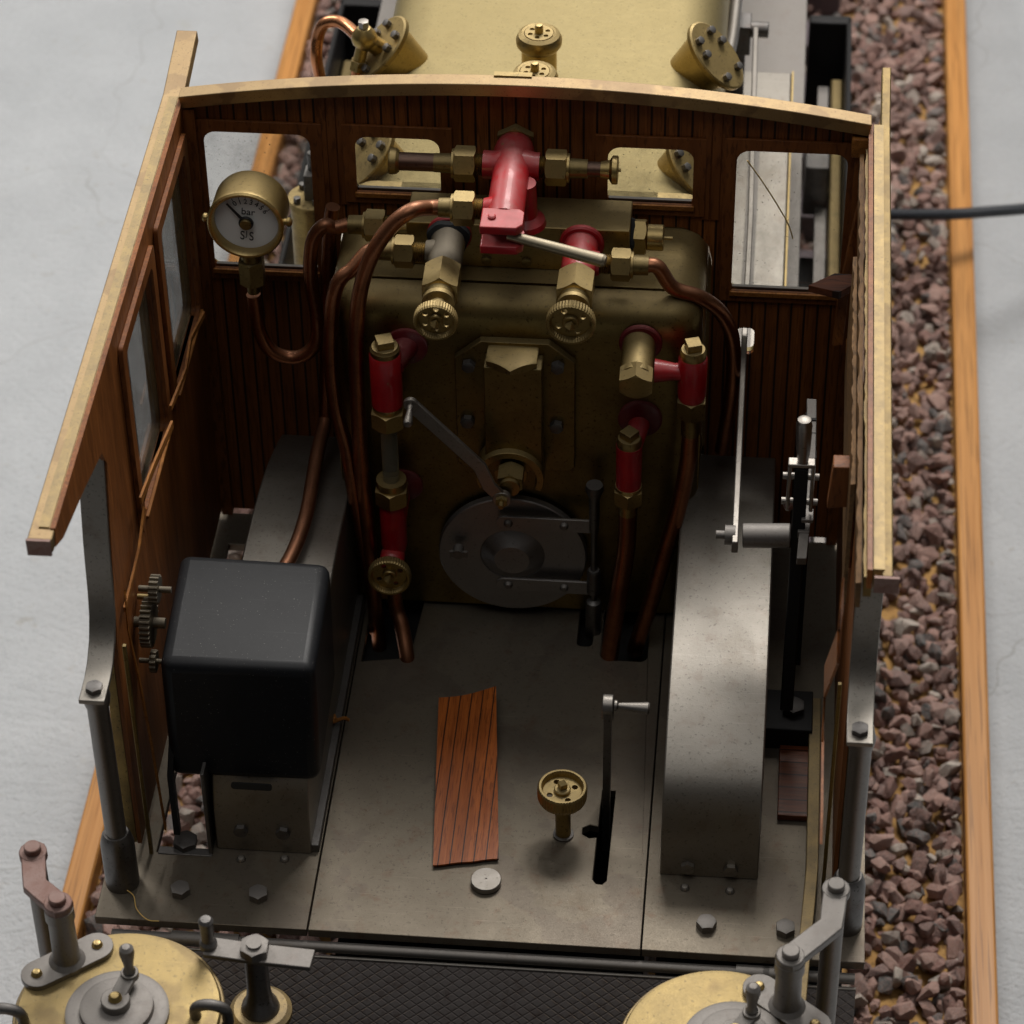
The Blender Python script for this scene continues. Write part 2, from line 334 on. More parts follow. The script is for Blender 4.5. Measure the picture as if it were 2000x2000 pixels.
        for l in loops:
            k = len(l)
            for i in range(k): j = (i+1) % k; fs.append((o+i, o+j, o+j+n, o+i+n))
            o += k
        return s.add(vs, fs)
    def sweep(s, path, wdir, w, t):
        """flat strip: path of centre points, width w along wdir, thickness t"""
        P = [V(p) for p in path]; W = V(wdir).normalized(); vs = []; fs = []
        for i, p in enumerate(P):
            tt = (P[min(i+1, len(P)-1)]-P[max(i-1, 0)]).normalized(); nn = tt.cross(W).normalized()
            vs += [p+W*w/2+nn*t/2, p-W*w/2+nn*t/2, p-W*w/2-nn*t/2, p+W*w/2-nn*t/2]
        for i in range(len(P)-1):
            for k in range(4): j = (k+1) % 4; fs.append((i*4+k, i*4+j, i*4+4+j, i*4+4+k))
        fs += [(3, 2, 1, 0), tuple(range(len(P)*4-4, len(P)*4))]
        return s.add(vs, fs)
WO = {}
def empty(name, loc, **pr):
    o = bpy.data.objects.new(name, None); col.objects.link(o); o.location = loc; WO[o.name] = V(loc); o.empty_display_size = .1
    for k, v in pr.items(): o[k] = v
    return o
def put(name, mb, mat, parent=None, bevel=0, label=None, angle=32, origin=None, **pr):
    mn = V([min(q[i] for q in mb.v) for i in range(3)]); mx = V([max(q[i] for q in mb.v) for i in range(3)]); c = V(origin) if origin else (mn+mx)/2
    me = bpy.data.meshes.new(name); me.from_pydata([q-c for q in mb.v], [], mb.f)
    import bmesh
    bm = bmesh.new(); bm.from_mesh(me); bmesh.ops.recalc_face_normals(bm, faces=bm.faces); bm.to_mesh(me); bm.free()
    me.materials.append(M[mat]); me.shade_smooth(); me.set_sharp_from_angle(angle=R_(angle))
    o = bpy.data.objects.new(name, me); col.objects.link(o); WO[o.name] = c
    if parent: o.parent = parent; o.location = c-WO[parent.name]
    else: o.location = c
    if bevel:
        b = o.modifiers.new('Bevel', 'BEVEL'); b.width = bevel; b.segments = 2; b.limit_method = 'ANGLE'; b.angle_limit = R_(40); b.harden_normals = False
    if label: o['label'] = label
    for k, v in pr.items(): o[k] = v
    return o
def rrect(x0, y0, x1, y1, r, n=5, corners=(1, 1, 1, 1)):
    out = []
    for k, (cx, cy, a0) in enumerate(((x1-r, y1-r, 0), (x0+r, y1-r, 90), (x0+r, y0+r, 180), (x1-r, y0+r, 270))):
        if corners[k]:
            for i in range(n+1): a = R_(a0+90*i/n); out.append((cx+r*math.cos(a), cy+r*math.sin(a)))
        else: out.append(((x1, x0, x0, x1)[k], (y1, y1, y0, y0)[k]))
    return out
XZ = lambda a, b, t: V((a, t, b)); YZ = lambda a, b, t: V((t, a, b)); XY = lambda a, b, t: V((a, b, t))
def bolt(p, d, r, h, spin=0): return MB().hexn(p, V(p)+V(d).normalized()*h, r, bot=False, spin=spin)
def rivet(p, d, r): return MB().lathe([(r, 0), (r*.92, r*.4), (r*.6, r*.75), (0, r*.9)], p, d, 16)

# ------------------------------------------------------------------ the setting
mb = MB().box((-25, -25, -2.4), (25, 30, -2.32)); put('floor', mb, 'concrete', kind='structure', label='light grey painted concrete floor with faint cracks')
Zb = -1.9
def fit(a, b, z, y0, y1):
    p, q = pt(*a, 'z', z), pt(*b, 'z', z); f = lambda y: p.x+(q.x-p.x)*(y-p.y)/(q.y-p.y); return f(y0), f(y1)
Y0, Y1 = -5.0, 12.0
ro0, ro1 = fit((1822, 0), (1885, 1932), Zb+.06, Y0, Y1); ri0, ri1 = fit((1783, 0), (1830, 1932), Zb+.06, Y0, Y1)
lo0, lo1 = fit((557, 0), (110, 1705), Zb+.06, Y0, Y1); li0, li1 = fit((595, 0), (144, 1770), Zb+.06, Y0, Y1)
base = empty('display_base', (0, 2, -2.32), label='long wooden display base with raised oak edging holding the ballast', category='display base')
put('base_panel', MB().box((lo0+.03, Y0, -2.32), (ro0-.03, Y1, Zb-.06)), 'ply', base)
for n_, (a0, a1, b0, b1) in enumerate(((lo0, lo1, li0, li1), (ri0, ri1, ro0, ro1))):
    m_ = MB(); z0, z1 = -2.32, Zb+.06
    vs = [(a0, Y0, z0), (b0, Y0, z0), (b0, Y0, z1), (a0, Y0, z1), (a1, Y1, z0), (b1, Y1, z0), (b1, Y1, z1), (a1, Y1, z1)]
    m_.add(vs, [(0, 1, 2, 3), (4, 7, 6, 5), (0, 4, 5, 1), (1, 5, 6, 2), (2, 6, 7, 3), (3, 7, 4, 0)]); put('edge_rail', m_, 'oak', base, .012)
# ballast stones
def ico():
    t = (1+5**.5)/2; v = [(-1, t, 0), (1, t, 0), (-1, -t, 0), (1, -t, 0), (0, -1, t), (0, 1, t), (0, -1, -t), (0, 1, -t), (t, 0, -1), (t, 0, 1), (-t, 0, -1), (-t, 0, 1)]
    f = [(0, 11, 5), (0, 5, 1), (0, 1, 7), (0, 7, 10), (0, 10, 11), (1, 5, 9), (5, 11, 4), (11, 10, 2), (10, 7, 6), (7, 1, 8), (3, 9, 4), (3, 4, 2), (3, 2, 6), (3, 6, 8), (3, 8, 9), (4, 9, 5), (2, 4, 11), (6, 2, 10), (8, 6, 7), (9, 8, 1)]
    v = [np.array(q)/np.linalg.norm(q) for q in v]
    for _ in range(2 if False else 1):
        c = {}; nf = []
        def mid(a, b):
            k = (min(a, b), max(a, b))
            if k not in c: q = v[a]+v[b]; v.append(q/np.linalg.norm(q)); c[k] = len(v)-1
            return c[k]
        for a, b, d in f: e, g, h = mid(a, b), mid(b, d), mid(d, a); nf += [(a, e, h), (b, g, e), (d, h, g), (e, g, h)]
        f = nf
    return np.array(v), np.array(f)
iv, iff = ico()
def stone_shape():
    import bmesh
    p = rng.normal(size=(20, 3)); p /= np.linalg.norm(p, axis=1)[:, None]; p *= rng.uniform(.8, 1.05, size=(20, 1)); p *= rng.uniform([.95, .65, .5], [1.35, 1.0, .85])
    b = bmesh.new(); vs = [b.verts.new(q) for q in p]; bmesh.ops.convex_hull(b, input=vs); bmesh.ops.triangulate(b, faces=b.faces)
    b.verts.ensure_lookup_table(); used = [v for v in b.verts if v.link_faces]; ix = {v: i for i, v in enumerate(used)}
    r_ = np.array([v.co[:] for v in used]), np.array([[ix[v] for v in f.verts] for f in b.faces]); b.free(); return r_
shapes = [stone_shape() for _ in range(40)]
SV = []; SF = []; cnt = 0
def stones(x0, x1, y0, y1, step, zs, rs, keep=1.0):
    global cnt
    for y in np.arange(y0, y1, step):
        for x in np.arange(x0, x1, step):
            if rng.random() > keep: continue
            a = rng.normal(size=4); a /= np.linalg.norm(a); q = __import__('mathutils').Quaternion(a).to_matrix(); q = np.array(q)
            sh, iff = shapes[rng.integers(40)]; s = sh*rng.uniform(*rs); p = s@q.T+np.array([x+rng.normal()*step*.35, y+rng.normal()*step*.35, rng.uniform(*zs)])
            yy = (y-Y0)/(Y1-Y0)
            lr = ri0+(ri1-ri0)*yy-.004; ll = li0+(li1-li0)*yy+.004
            if p[:, 0].max() > lr:
                if x > lr+.03: continue
                p[:, 0] -= p[:, 0].max()-lr
            if p[:, 0].min() < ll: p[:, 0] += ll-p[:, 0].min()
            SV.append(p); SF.append(iff+cnt); cnt += len(p)
zt = Zb-.06
for (x0, x1, y0, y1) in ((1.0, max(ri0, ri1), -1.8, 11.5), (min(li0, li1), -.75, -.8, 11.5)):
    stones(x0, x1, y0, y1, .060, (zt+.01, zt+.04), (.028, .060), .97); stones(x0, x1, y0, y1, .080, (zt+.045, zt+.085), (.026, .062), .7)
stones(-.75, 1.0, .0, 2.3, .09, (zt, zt+.03), (.03, .04))
SVa = np.concatenate(SV); SFa = np.concatenate(SF)
keepx = None
me = bpy.data.meshes.new('ballast'); me.vertices.add(len(SVa)); me.vertices.foreach_set('co', SVa.ravel()); me.loops.add(SFa.size); me.loops.foreach_set('vertex_index', SFa.ravel())
me.polygons.add(len(SFa)); me.polygons.foreach_set('loop_start', np.arange(0, SFa.size, 3)); me.polygons.foreach_set('loop_total', np.full(len(SFa), 3)); me.update(calc_edges=True); me.validate()
me.shade_flat(); me.materials.append(M['stone']); o = bpy.data.objects.new('ballast', me); col.objects.link(o); o['kind'] = 'stuff'; o['label'] = 'crushed pink and grey stone ballast filling the display base'
# track
tr = empty('railway_track', (0, 2, Zb), label='short length of railway track with dark sleepers under the engine', category='track')
for i in range(22):
    y = -2.6+i*.55; put('sleeper', MB().box((-1.25, y-.13, Zb-.02), (1.25, y+.13, Zb+.13)), 'sleeper' if 'sleeper' in M else 'steel_dark', tr, .01)
for s in (-1, 1): put('rail', MB().box((s*.64-.03, -4, Zb+.13), (s*.64+.03, 10.5, Zb+.33)), 'steel_dark', tr, .008)

# ------------------------------------------------------------------ the locomotive
L = empty('model_locomotive', (0, 2, Zb+.33), label='brass and steel model steam engine with open wood panelled cab full of valves and pipes', category='model engine')
YW = 2.1
# --- cab floor
cl = [-.57, .553]
def fl(x0, x1, holes, lab=None): put('floor_plate', MB().plate([(x0, 0), (x1, 0), (x1, 2.08), (x0, 2.08)], holes, XY, -.035, 0), 'steel_floor', L, .003, lab)
fl(-1.3, cl[0]-.004, [[(-1.14, .31), (-.955, .31), (-.955, 1.9), (-1.14, 1.9)]])
key = [(.372, .30), (.385, .282), (.405, .280), (.42, .30), (.425, .72), (.378, .72), (.376, .545), (.345, .552), (.322, .535), (.322, .505), (.345, .49), (.374, .495)]
fl(cl[0], cl[1], [key, rrect(.235, 1.44, .292, 1.68, .02), rrect(.325, 1.375, .50, 1.68, .03), [(-.55, 1.30), (-.375, 1.33), (-.35, 1.68), (-.55, 1.68)]])
fl(cl[1]+.004, 1.3, [])
put('frame_bar', MB().box((-.625, .35, -.05), (-.578, 1.62, .035)), 'steel_dark', L, .004)
put('underframe', MB().box((-.55, .05, -1.1), (.55, 1.6, -.55)).box((-.50, -.02, -.5), (.56, .0, -.12)), 'black', L)
put('added_shade_tray', MB().box((-.57, 1.2, -.3), (.57, 2.05, -.1)), 'black', L)  # black tray added below the floor openings so they stay dark
put('underframe', MB().box((.60, .1, -.7), (1.24, 2.0, -.3)), 'black', L)
for px, py in ((340, 1677), (487, 1685), (1333, 1741), (1482, 1750)):
    p = pt(px, py, 'z', 0.02); p.z = 0; put('bolt', bolt(p, (0, 0, 1), .030, .03, random.random()), 'steel_grey', L)
for px, py in ((455, 1622), (537, 1622), (1292, 1676), (1377, 1682)):
    p = pt(px, py, 'z', 0); put('rivet', rivet(p, (0, 0, 1), .017), 'steel_bright', L)
# --- splashers
prof = [(.34, 0), (.34, .12), (.345, .2), (.36, .27), (.39, .345), (.44, .40), (.50, .44), (.57, .477), (.66, .51), (.75, .537), (.85, .56), (.95, .577), (1.05, .59), (1.14, .597), (1.227, .60), (1.32, .599), (1.417, .594), (1.54, .58), (1.659, .561), (1.78, .53), (1.894, .489), (2.0, .447), (2.1, .40)]
for x0, x1 in ((-.935, -.603), (.60, .935)):
    spl = put('splasher', MB().plate([(y, z) for y, z in prof]+[(2.1, -.05), (.5, -.05), (.5, -.001), (.42, -.001)][1:1]+[(2.1, .005)], [], YZ, x0, x1), 'steel', L, .006, angle=50)
    for k in (.28, .72):
        x = x0+(x1-x0)*k; put('bolt', bolt((x, .341, .105 if x0 < 0 else .05), (0, -1, 0), .022, .018, random.random()), 'steel_dark' if x0 < 0 else 'steel', spl)
# --- side walls
side_out = [(-.17, 1.93), (-.19, 1.875), (-.10, 1.83), (.20, 1.765), (.44, 1.70), (.485, 1.62), (.45, 1.5), (.40, 1.3), (.37, 1.15), (.33, 1.0), (.31, .9), (.30, .6), (.30, .05), (2.08, .05), (2.08, 1.93)]
w_near = [(.82, 1.10), (1.30, 1.10), (1.30, 1.80), (.82, 1.80)]; w_far = [(1.46, 1.10), (1.95, 1.10), (1.95, 1.80), (1.46, 1.80)]
def rr(w_, r=.04, g=0): return rrect(w_[0][0]-g, w_[0][1]-g, w_[2][0]+g, w_[2][1]+g, r)
for s in (-1, 1):
    sw = put('side_wall', MB().plate(side_out, [rr(w_near), rr(w_far)], YZ, s*1.185, s*1.20), 'wood_side', L, 0, 'wood panelled cab side wall with two windows')
    put('side_sheet', MB().plate([(y+.004*(1 if y < 1 else 0), z) for y, z in side_out], [rr(w_near, .03, .01), rr(w_far, .03, .01)], YZ, s*1.203, s*1.235), 'brass_worn', sw)
    for q in (w_near, w_far):
        fr = put('window', MB().plate(rr(q, .02, .045), [rr(q, .035, -.006)], YZ, s*1.168, s*1.1835), 'wood_trim', L, .003)
        put('pane', MB().plate(rr(q, .03, .02), [], YZ, s*1.2012, s*1.2025), 'pane', fr)
        put('sill', MB().box((min(s*1.158, s*1.20), q[0][0], q[0][1]-.012), (max(s*1.158, s*1.20), q[1][0], q[0][1])), 'wood_edge', fr, .002)
    # outer upright between glass and frame, seen through the windows as a dark post
    if s < 0:
        for ya2, yb2 in ((1.02, 1.12), (1.66, 1.78)): put('sliding_frame', MB().box((min(s*1.24, s*1.265), ya2, 1.02), (max(s*1.24, s*1.265), yb2, 1.80)), 'steel_dark', sw, .004)
    yA = -.215 if s < 0 else -.19; yB = 2.42 if s < 0 else 2.36; xe = -1.224 if s < 0 else 1.243
    pth = [(xe, yA+(2.1-yA)*i/10, 1.90) for i in range(11)]+[(xe, 2.1+(yB-2.1)*i/5, 1.90+.012*i) for i in range(1, 6)]
    put('roof_edge_strip', MB().sweep(pth, (1, 0, 0), .074 if s < 0 else .032, .05), 'brass_edge' if s < 0 else 'brass_old', L, .004)
    put('edge_strip_end', MB().box((xe-.038, yA-.012, 1.87), (xe+.034, yA-.002, 1.928)), 'rusty', L)
    # grey beading that follows the cut-out to the top of the handrail post
    pth = [(.50, 1.70), (.47, 1.6), (.44, 1.48), (.405, 1.35), (.385, 1.25), (.37, 1.17), (.345, 1.09), (.30, 1.02), (.235, .978), (.17, .965), (.07, .962)]
    bd = put('edge_beading', MB().sweep([(s*(1.235-.012*min(1, i/9)), y, z) for i, (y, z) in enumerate(pth)], (1, 0, 0), .085, .018), 'steel', L, .003, angle=60)
    put('bolt', bolt((s*1.222, .12, .97), (0, 0, 1), .025, .022), 'steel_dark', bd)
    put('handrail_post', MB().lathe([(.036, .24), (.036, .85), (.042, .87), (.046, .90), (.040, .93), (.036, .953)], (s*1.232, .165, 0), (0, 0, 1)), 'steel_grey', L)
    put('post_socket', MB().lathe([(.058, 0), (.058, .20), (.050, .235), (.042, .25)], (s*1.232, .165, 0), (0, 0, 1)), 'steel_dark', L)
    put('panel_edging', MB().box((min(s*1.15, s*1.163), .295, 0), (max(s*1.15, s*1.163), .31, 1.0)), 'brass_dark', L, .002)
# curled veneer peeling off the side walls
def curl(name, pts, wd, wid, mat, parent=L, t=.008, **k): return put(name, MB().sweep(pts, wd, wid, t), mat, parent, 0, angle=60, **k)
curl('peeling_veneer', [pt(312, 1560, 'x', -1.10), pt(285, 1400, 'x', -1.12), pt(262, 1280, 'x', -1.14), pt(240, 1180, 'x', -1.16), pt(236, 1120, 'x', -1.165)], (0, .25, 1), .03, 'wood_edge')
curl('peeling_veneer', [pt(265, 945, 'x', -1.15), pt(290, 880, 'x', -1.14), pt(312, 830, 'x', -1.13), pt(325, 800, 'x', -1.12)], (0, 0, 1), .03, 'wood_edge')
curl('peeling_veneer', [pt(322, 770, 'x', -1.15), pt(350, 700, 'x', -1.14), pt(360, 640, 'x', -1.13), pt(385, 592, 'x', -1.12)], (0, 0, 1), .022, 'wood_edge')
curl('peeling_veneer', [pt(235, 1150, 'x', -1.17), pt(262, 1040, 'x', -1.165), pt(272, 960, 'x', -1.16)], (0, 0, 1), .02, 'wood_edge')
curl('peeling_veneer', [pt(1590, 1120, 'x', 1.13), pt(1582, 1220, 'x', 1.12), pt(1557, 1285, 'x', 1.10), pt(1552, 1400, 'x', 1.10), pt(1550, 1560, 'x', 1.10)], (0, 1, .2), .12, 'wood_side')
# --- front wall
def arcz(x): return 1.93+.105*(1-(x/1.2)**2)
xs = [1.185-2.37*i/24 for i in range(25)]
out = [(-1.185, .02), (-.668, .02)]+[(-.668, 1.32), (-.655, 1.38), (-.62, 1.43), (-.56, 1.458), (.56, 1.458), (.62, 1.43), (.655, 1.38), (.668, 1.32)]+[(.668, .02), (1.185, .02)]+[(x, arcz(x)-.012) for x in xs]
wins = [(-1.133, 1.195, -.745, 1.80), (-.598, 1.56, -.288, 1.803), (.288, 1.56, .598, 1.803), (.735, 1.195, 1.13, 1.81)]
slot = rrect(.768, .90, .832, 1.02, .02)
fw = put('front_wall', MB().plate(out, [rrect(*q, .035) for q in wins]+[slot], XZ, 2.085, 2.10), 'wood_front', L, 0, 'dark red wood panelled cab front with four windows')
put('front_sheet', MB().plate(out, [rrect(q[0]-.008, q[1]-.008, q[2]+.008, q[3]+.008, .03) for q in wins]+[slot], XZ, 2.103, 2.125), 'brass_clad', fw)
for (x0, z0, x1, z1) in wins:
    cor = (1, 1, 0, 0)
    g = .042; wn = put('window', MB().plate([(x0-g*.9, z0-.045), (x1+g*.9, z0-.045), (x1+g*.9, z1+g), (x0-g*.9, z1+g)], [rrect(x0+.006, z0+.004, x1-.006, z1-.006, .045, corners=cor)], XZ, 2.072, 2.0835), 'wood_trim', L, .002)
    put('pane', MB().plate([(x0-.01, z0-.01), (x1+.01, z0-.01), (x1+.01, z1+.01), (x0-.01, z1+.01)], [], XZ, 2.1005, 2.1025), 'pane', wn)
    put('sill', MB().box((x0, 2.062, z0-.014), (x1, 2.0715, z0+.003)), 'wood_edge', wn).location.y += 0
    put('ledge', MB().box((x0+.004, 2.086, z0-.002), (x1-.004, 2.0995, z0+.012)), 'steel_grey', wn)
for x in (-1.165, 1.165): put('corner_post', MB().box((x-.02, 2.045, .02), (x+.02, 2.083, 1.9)), 'wood_trim', L)
for x in (-.705, -.672, -.637, .637, .672, .705): put('vertical_batten', MB().box((x-.0165, 2.078, 1.50 if abs(x) < .68 else 1.15), (x+.0145, 2.0845, arcz(x)-.03)), 'wood_trim', L, .001)
pth = [(x, 2.068, arcz(x)) for x in [1.19-2.38*i/40 for i in range(41)]]
put('roof_arc', MB().sweep(pth, (0, 1, 0), .062, .05), 'brass_edge', L, .003, angle=50)
put('dent_plate', MB().box((-.10, 2.085, arcz(0)+.024), (.03, 2.11, arcz(0)+.031)), 'brass_dusty', L)
put('rivet', rivet(pt(336, 218, 'y', 2.03), (.3, -1, .2), .009), 'steel_bright', L)
for s, px in ((1, 1), ): put('corner_bracket', MB().box((1.13, 2.03, 1.82), (1.19, 2.10, 1.90)), 'wood_edge', L, .006)
# fibrous ragged veneer layers on the right wall top
def ragged(name, x, wdt, z, h, mat, amp, y0=-.15, y1=2.0):
    m_ = MB(); n = 60; P = []
    for i in range(n+1):
        y = y0+(y1-y0)*i/n; a_ = random.uniform(-amp, amp); zz_ = z+random.uniform(-amp, amp)
        P.append([V((x-wdt/2+a_, y, zz_)), V((x+wdt/2, y, zz_+.002)), V((x+wdt/2, y, z-h)), V((x-wdt/2, y, z-h))])
    for q in P: m_.v += q
    for i in range(n):
        for k in range(4): j = (k+1) % 4; m_.f.append([i*4+k, i*4+j, i*4+4+j, i*4+4+k])
    m_.f += [[3, 2, 1, 0], [n*4, n*4+1, n*4+2, n*4+3]]; put(name, m_, mat, L, angle=60)
ragged('veneer_layer', 1.150, .012, 1.80, .5, 'wood_old', .003, .35, 1.5); ragged('veneer_layer', 1.166, .014, 1.86, .10, 'wood_old', .004)
ragged('brass_layer', 1.190, .024, 1.885, .08, 'brass_old', .003); ragged('glue_line', 1.207, .006, 1.87, .06, 'wood_old', .003, .9, 2.03)
# --- firebox and backhead inside the cab, clad boiler ahead
def ringpts(hw, top, r, bot, n=8):
    p = [(-hw, bot)]
    for i in range(n+1): a = R_(180-90*i/n); p.append((-hw+r+r*math.cos(a), top-r+r*math.sin(a)))
    for i in range(n+1): a = R_(90-90*i/n); p.append((hw-r+r*math.cos(a), top-r+r*math.sin(a)))
    return p+[(hw, bot)]
def loft(levels, hw, top, r, bot, cap0=True, cap1=True):
    m_ = MB(); n = None
    for y, d in levels:
        q = ringpts(hw-d, top-d, max(.02, r-d*.6), bot); n = len(q); m_.v += [V((a, y, b)) for a, b in q]
    for k in range(len(levels)-1):
        for i in range(n-1): m_.f.append([k*n+i, k*n+i+1, (k+1)*n+i+1, (k+1)*n+i])
        m_.f.append([k*n+n-1, k*n, (k+1)*n, (k+1)*n+n-1])
    if cap0: m_.f.append(list(range(n)))
    if cap1: m_.f.append([(len(levels)-1)*n+i for i in range(n)])
    return m_
put('firebox', loft([(1.735, 0), (2.3, 0)], .655, 1.45, .10, .02), 'brass_dusty', L, angle=40, label='dull brass firebox shell inside the cab')
bh = put('backhead', loft([(1.618, .14), (1.62, .085), (1.632, .05), (1.655, .022), (1.69, .006), (1.725, 0), (1.733, .012)], .652, 1.447, .10, .02), 'brass_dark', L, angle=50, label='dark brass rounded boiler backhead carrying the fittings')
put('boiler', loft([(2.13, 0), (7.5, 0)], .662, 1.45, .20, -.2), 'brass_clad', L, angle=50, label='flat topped brass clad boiler ahead of the cab')
put('cladding_band', loft([(2.128, -.006), (2.17, -.006)], .662, 1.45, .20, -.2), 'brass_edge', L)
for px, py in ((368, 0),):
    for yy in (3.3, 3.9): put('rivet', rivet((-.64, yy, 1.3), (-1, 0, .3), .012), 'steel_dark', L)
# safety valves
def safety(p):
    o = empty('safety_valve', p); o.parent = L; o.location = V(p)-WO[L.name]
    m_ = MB().lathe([(.066, -.02), (.066, .18), (.064, .19)], p, (0, 0, 1), 40); put('valve_column', m_, 'brass', o)
    m_ = MB().lathe([(.064, .185), (.075, .19), (.085, .205), (.086, .225), (.077, .245), (.064, .253), (.056, .250), (.054, .245)], p, (0, 0, 1), 48); put('valve_cap', m_, 'brass_dusty', o)
    P = V(p)+V((0, 0, .248)); hol = [[(.034*math.cos(t+.4)+.0095*math.cos(a), .034*math.sin(t+.4)+.0095*math.sin(a)) for a in [2*PI*i/12 for i in range(12)]] for t in [2*PI*k/6 for k in range(6)]]
    put('vent_disc', MB().plate([(.053*math.cos(a), .053*math.sin(a)) for a in [2*PI*i/32 for i in range(32)]], hol, lambda a, b, t: P+V((a, b, t)), -.004, .004), 'brass_dusty', o)
    put('valve_spindle', MB().lathe([(.016, 0), (.016, .028), (.013, .038), (0, .04)], P, (0, 0, 1), 20), 'brass', o)
for q in (pt(1017, 62, 'z', 1.70), pt(1009, 134, 'z', 1.70)): safety((q.x, q.y, 1.45))
# washout flanges on the shoulders
def flange(c, s, pipes=False):
    d = V((s*.62, -.32, .72)).normalized(); c = V(c); d0 = V((s*.7, -.0, .55)).normalized()
    fb = put('washout_flange', MB().lathe([(.140, -.014), (.148, -.009), (.148, .008), (.140, .013)], c, d, 48, sx=.66, sy=1.0), 'brass_dusty', L, label='oval bolted brass flange with hexagon studs on the boiler shoulder')
    m_ = MB(); n = 36; m0 = axm(c, d)
    A = [m0 @ V((.088*math.cos(2*PI*i/n), .125*math.sin(2*PI*i/n), -.012)) for i in range(n)]; B = [m0 @ V((.07*math.cos(2*PI*i/n), .075*math.sin(2*PI*i/n), -.22)) for i in range(n)]
    m_.v = A+B; m_.f = [[i, (i+1) % n, n+(i+1) % n, n+i] for i in range(n)]; put('flange_neck', m_, 'brass', fb)
    for (u, v) in ((-.045, .085), (.045, .085), (-.06, 0), (.06, .0), (-.045, -.085), (.045, -.085)):
        u *= .95
        if pipes and (v == 0 and u*s > 0): continue
        q = m0 @ V((u, v+(.03 if v == 0 else 0), .012)); put('stud', bolt(q, d, .014, .022, random.random()), 'steel_dark', fb)
    return fb, m0, d
cR, mR, dR = flange(pt(1350, 106, 'z', 1.52), 1); cL, mL, dL = flange(pt(718, 92, 'z', 1.52), -1)
flange(pt(1312, 318, 'z', 1.46), 1); flange(pt(690, 300, 'z', 1.46), -1)
k = mL @ V((0, 0, .09)); q0 = mL @ V((0, 0, .01))
el = put('pipe_elbow', MB().cyl(q0, k, .035).lathe([(.0, -.05), (.025, -.045), (.045, -.02), (.05, 0), (.045, .02), (.025, .045), (0, .05)], k, (0, 0, 1), 24).cyl(k, k+V((-.03, -.02, -.13)), .024), 'brass', cL.parent, label='ball shaped brass elbow feeding two copper pipes')
put('nut', MB().hexn(k+V((-.022, -.015, -.09)), k+V((-.03, -.02, -.13)), .028), 'brass_dusty', el); put('cap', bolt(k+V((0, 0, .045)), (0, 0, 1), .018, .03), 'steel_bright', el)
a = k+V((-.03, -.02, -.12)); put('copper_pipe', MB().tube([a, a+V((-.02, -.06, -.3)), a+V((-.03, -.2, -.6))], .022), 'copper_bright', L)
zz = k.z; pp = [k+V((-.02, .0, .0)), pt(655, 50, 'z', zz+.0), pt(635, 40, 'z', zz), pt(612, 45, 'z', zz-.02), pt(600, 70, 'z', zz-.08), pt(597, 110, 'z', zz-.16), pt(605, 160, 'z', zz-.3), pt(612, 260, 'z', zz-.5)]
put('copper_pipe', MB().tube(pp, .024), 'copper_bright', L)
# running boards, long covers, reach rod and handrail ahead of the cab
for s in (-1, 1):
    put('running_board', MB().box((min(s*.60, s*1.012), 2.13, -.03), (max(s*.60, s*1.012), 9.5, .0)), 'steel_grey', L, .004)
    x0, x1 = sorted((s*.70, s*.945)); put('wheel_cover', MB().plate([(2.13, 0), (2.13, .39), (2.6, .385), (3.4, .40), (4.4, .40), (4.72, .385), (4.75, .0)], [], YZ, x0, x1), 'steel', L, .008)
    put('cover_edging', MB().box((min(s*.945, s*.953), 2.14, .36), (max(s*.945, s*.953), 4.7, .405)), 'brass', L)
    put('cover_rib', MB().box((min(s*.775, s*.82), 2.14, .392), (max(s*.775, s*.82), 4.4, .412)), 'steel_grey', L)
rod0 = V((.80, 1.0, .982)); rod1 = pt(1426, 52, 'x', .805) if False else V((.795, 3.9, .93))
r_ = pt(1426, 56, 'z', .78)
put('reach_rod', MB().sweep([rod0+V((0, -.06, 0)), V((.798, 1.6, .975)), V((.797, 2.1, .956)), V((.797, 2.9, .90)), r_], (1, 0, 0), .022, .05), 'steel_bright', L, .004)
put('rod_bracket', MB().box((r_.x-.15, r_.y-.05, r_.z-.10), (r_.x-.02, r_.y+.07, r_.z+.04)).cyl(r_+V((-.2, 0, 0)), r_+V((.055, 0, 0)), .035).box((r_.x-.13, r_.y-.05, 0), (r_.x-.04, r_.y+.05, r_.z-.1)), 'steel_dark', L, .004)
put('handrail', MB().tube([pt(1372, 118, 'z', .9), pt(1383, 60, 'z', .9), pt(1396, -60, 'z', .9)], .026), 'steel_bright', L)
# frames and motion seen beside the running boards
for s, (xa, xb) in ((1, (1.03, 1.235)), (-1, (-1.26, -1.05))):
    g = put('motion_frame', MB().box((xb-.025 if s > 0 else xa, 3.6, -.9), (xb if s > 0 else xa+.025, 6.1, -.2)).box((xa, 6.05, -.9), (xb, 6.12, -.2)).box((xa, 4.2, -1.2), (xb-.03, 4.9, -.75)), 'black', L, .01, label='black painted outside frame with brass motion parts')
    put('brass_guide', MB().box((xb-.085, 3.7, -.7) if s > 0 else (xa+.03, 3.7, -.7), (xb-.03, 5.9, -.42) if s > 0 else (xa+.085, 5.9, -.42)), 'brass_dark', g, .01)
    put('crosshead', MB().box((xa, 4.95, -.55), (xb-.09, 5.35, -.28)), 'steel_dark', g, .01); put('slide_bar', MB().box((xa+.06, 3.3, -.6), (xa+.11, 5.95, -.5)), 'steel_grey', g)
    put('wheel_boss', MB().cyl((xa+.02, 3.3, -.7), (xb-.06, 3.3, -.7), .14, ch=.01).cyl((xa+.02, 3.3, -.7), (xb-.02, 3.3, -.7), .06), 'brass_dark', g)
put('frame_bar', MB().box((1.12, 2.2, -.9), (1.17, 4.2, -.6)), 'steel_grey', L, .005)
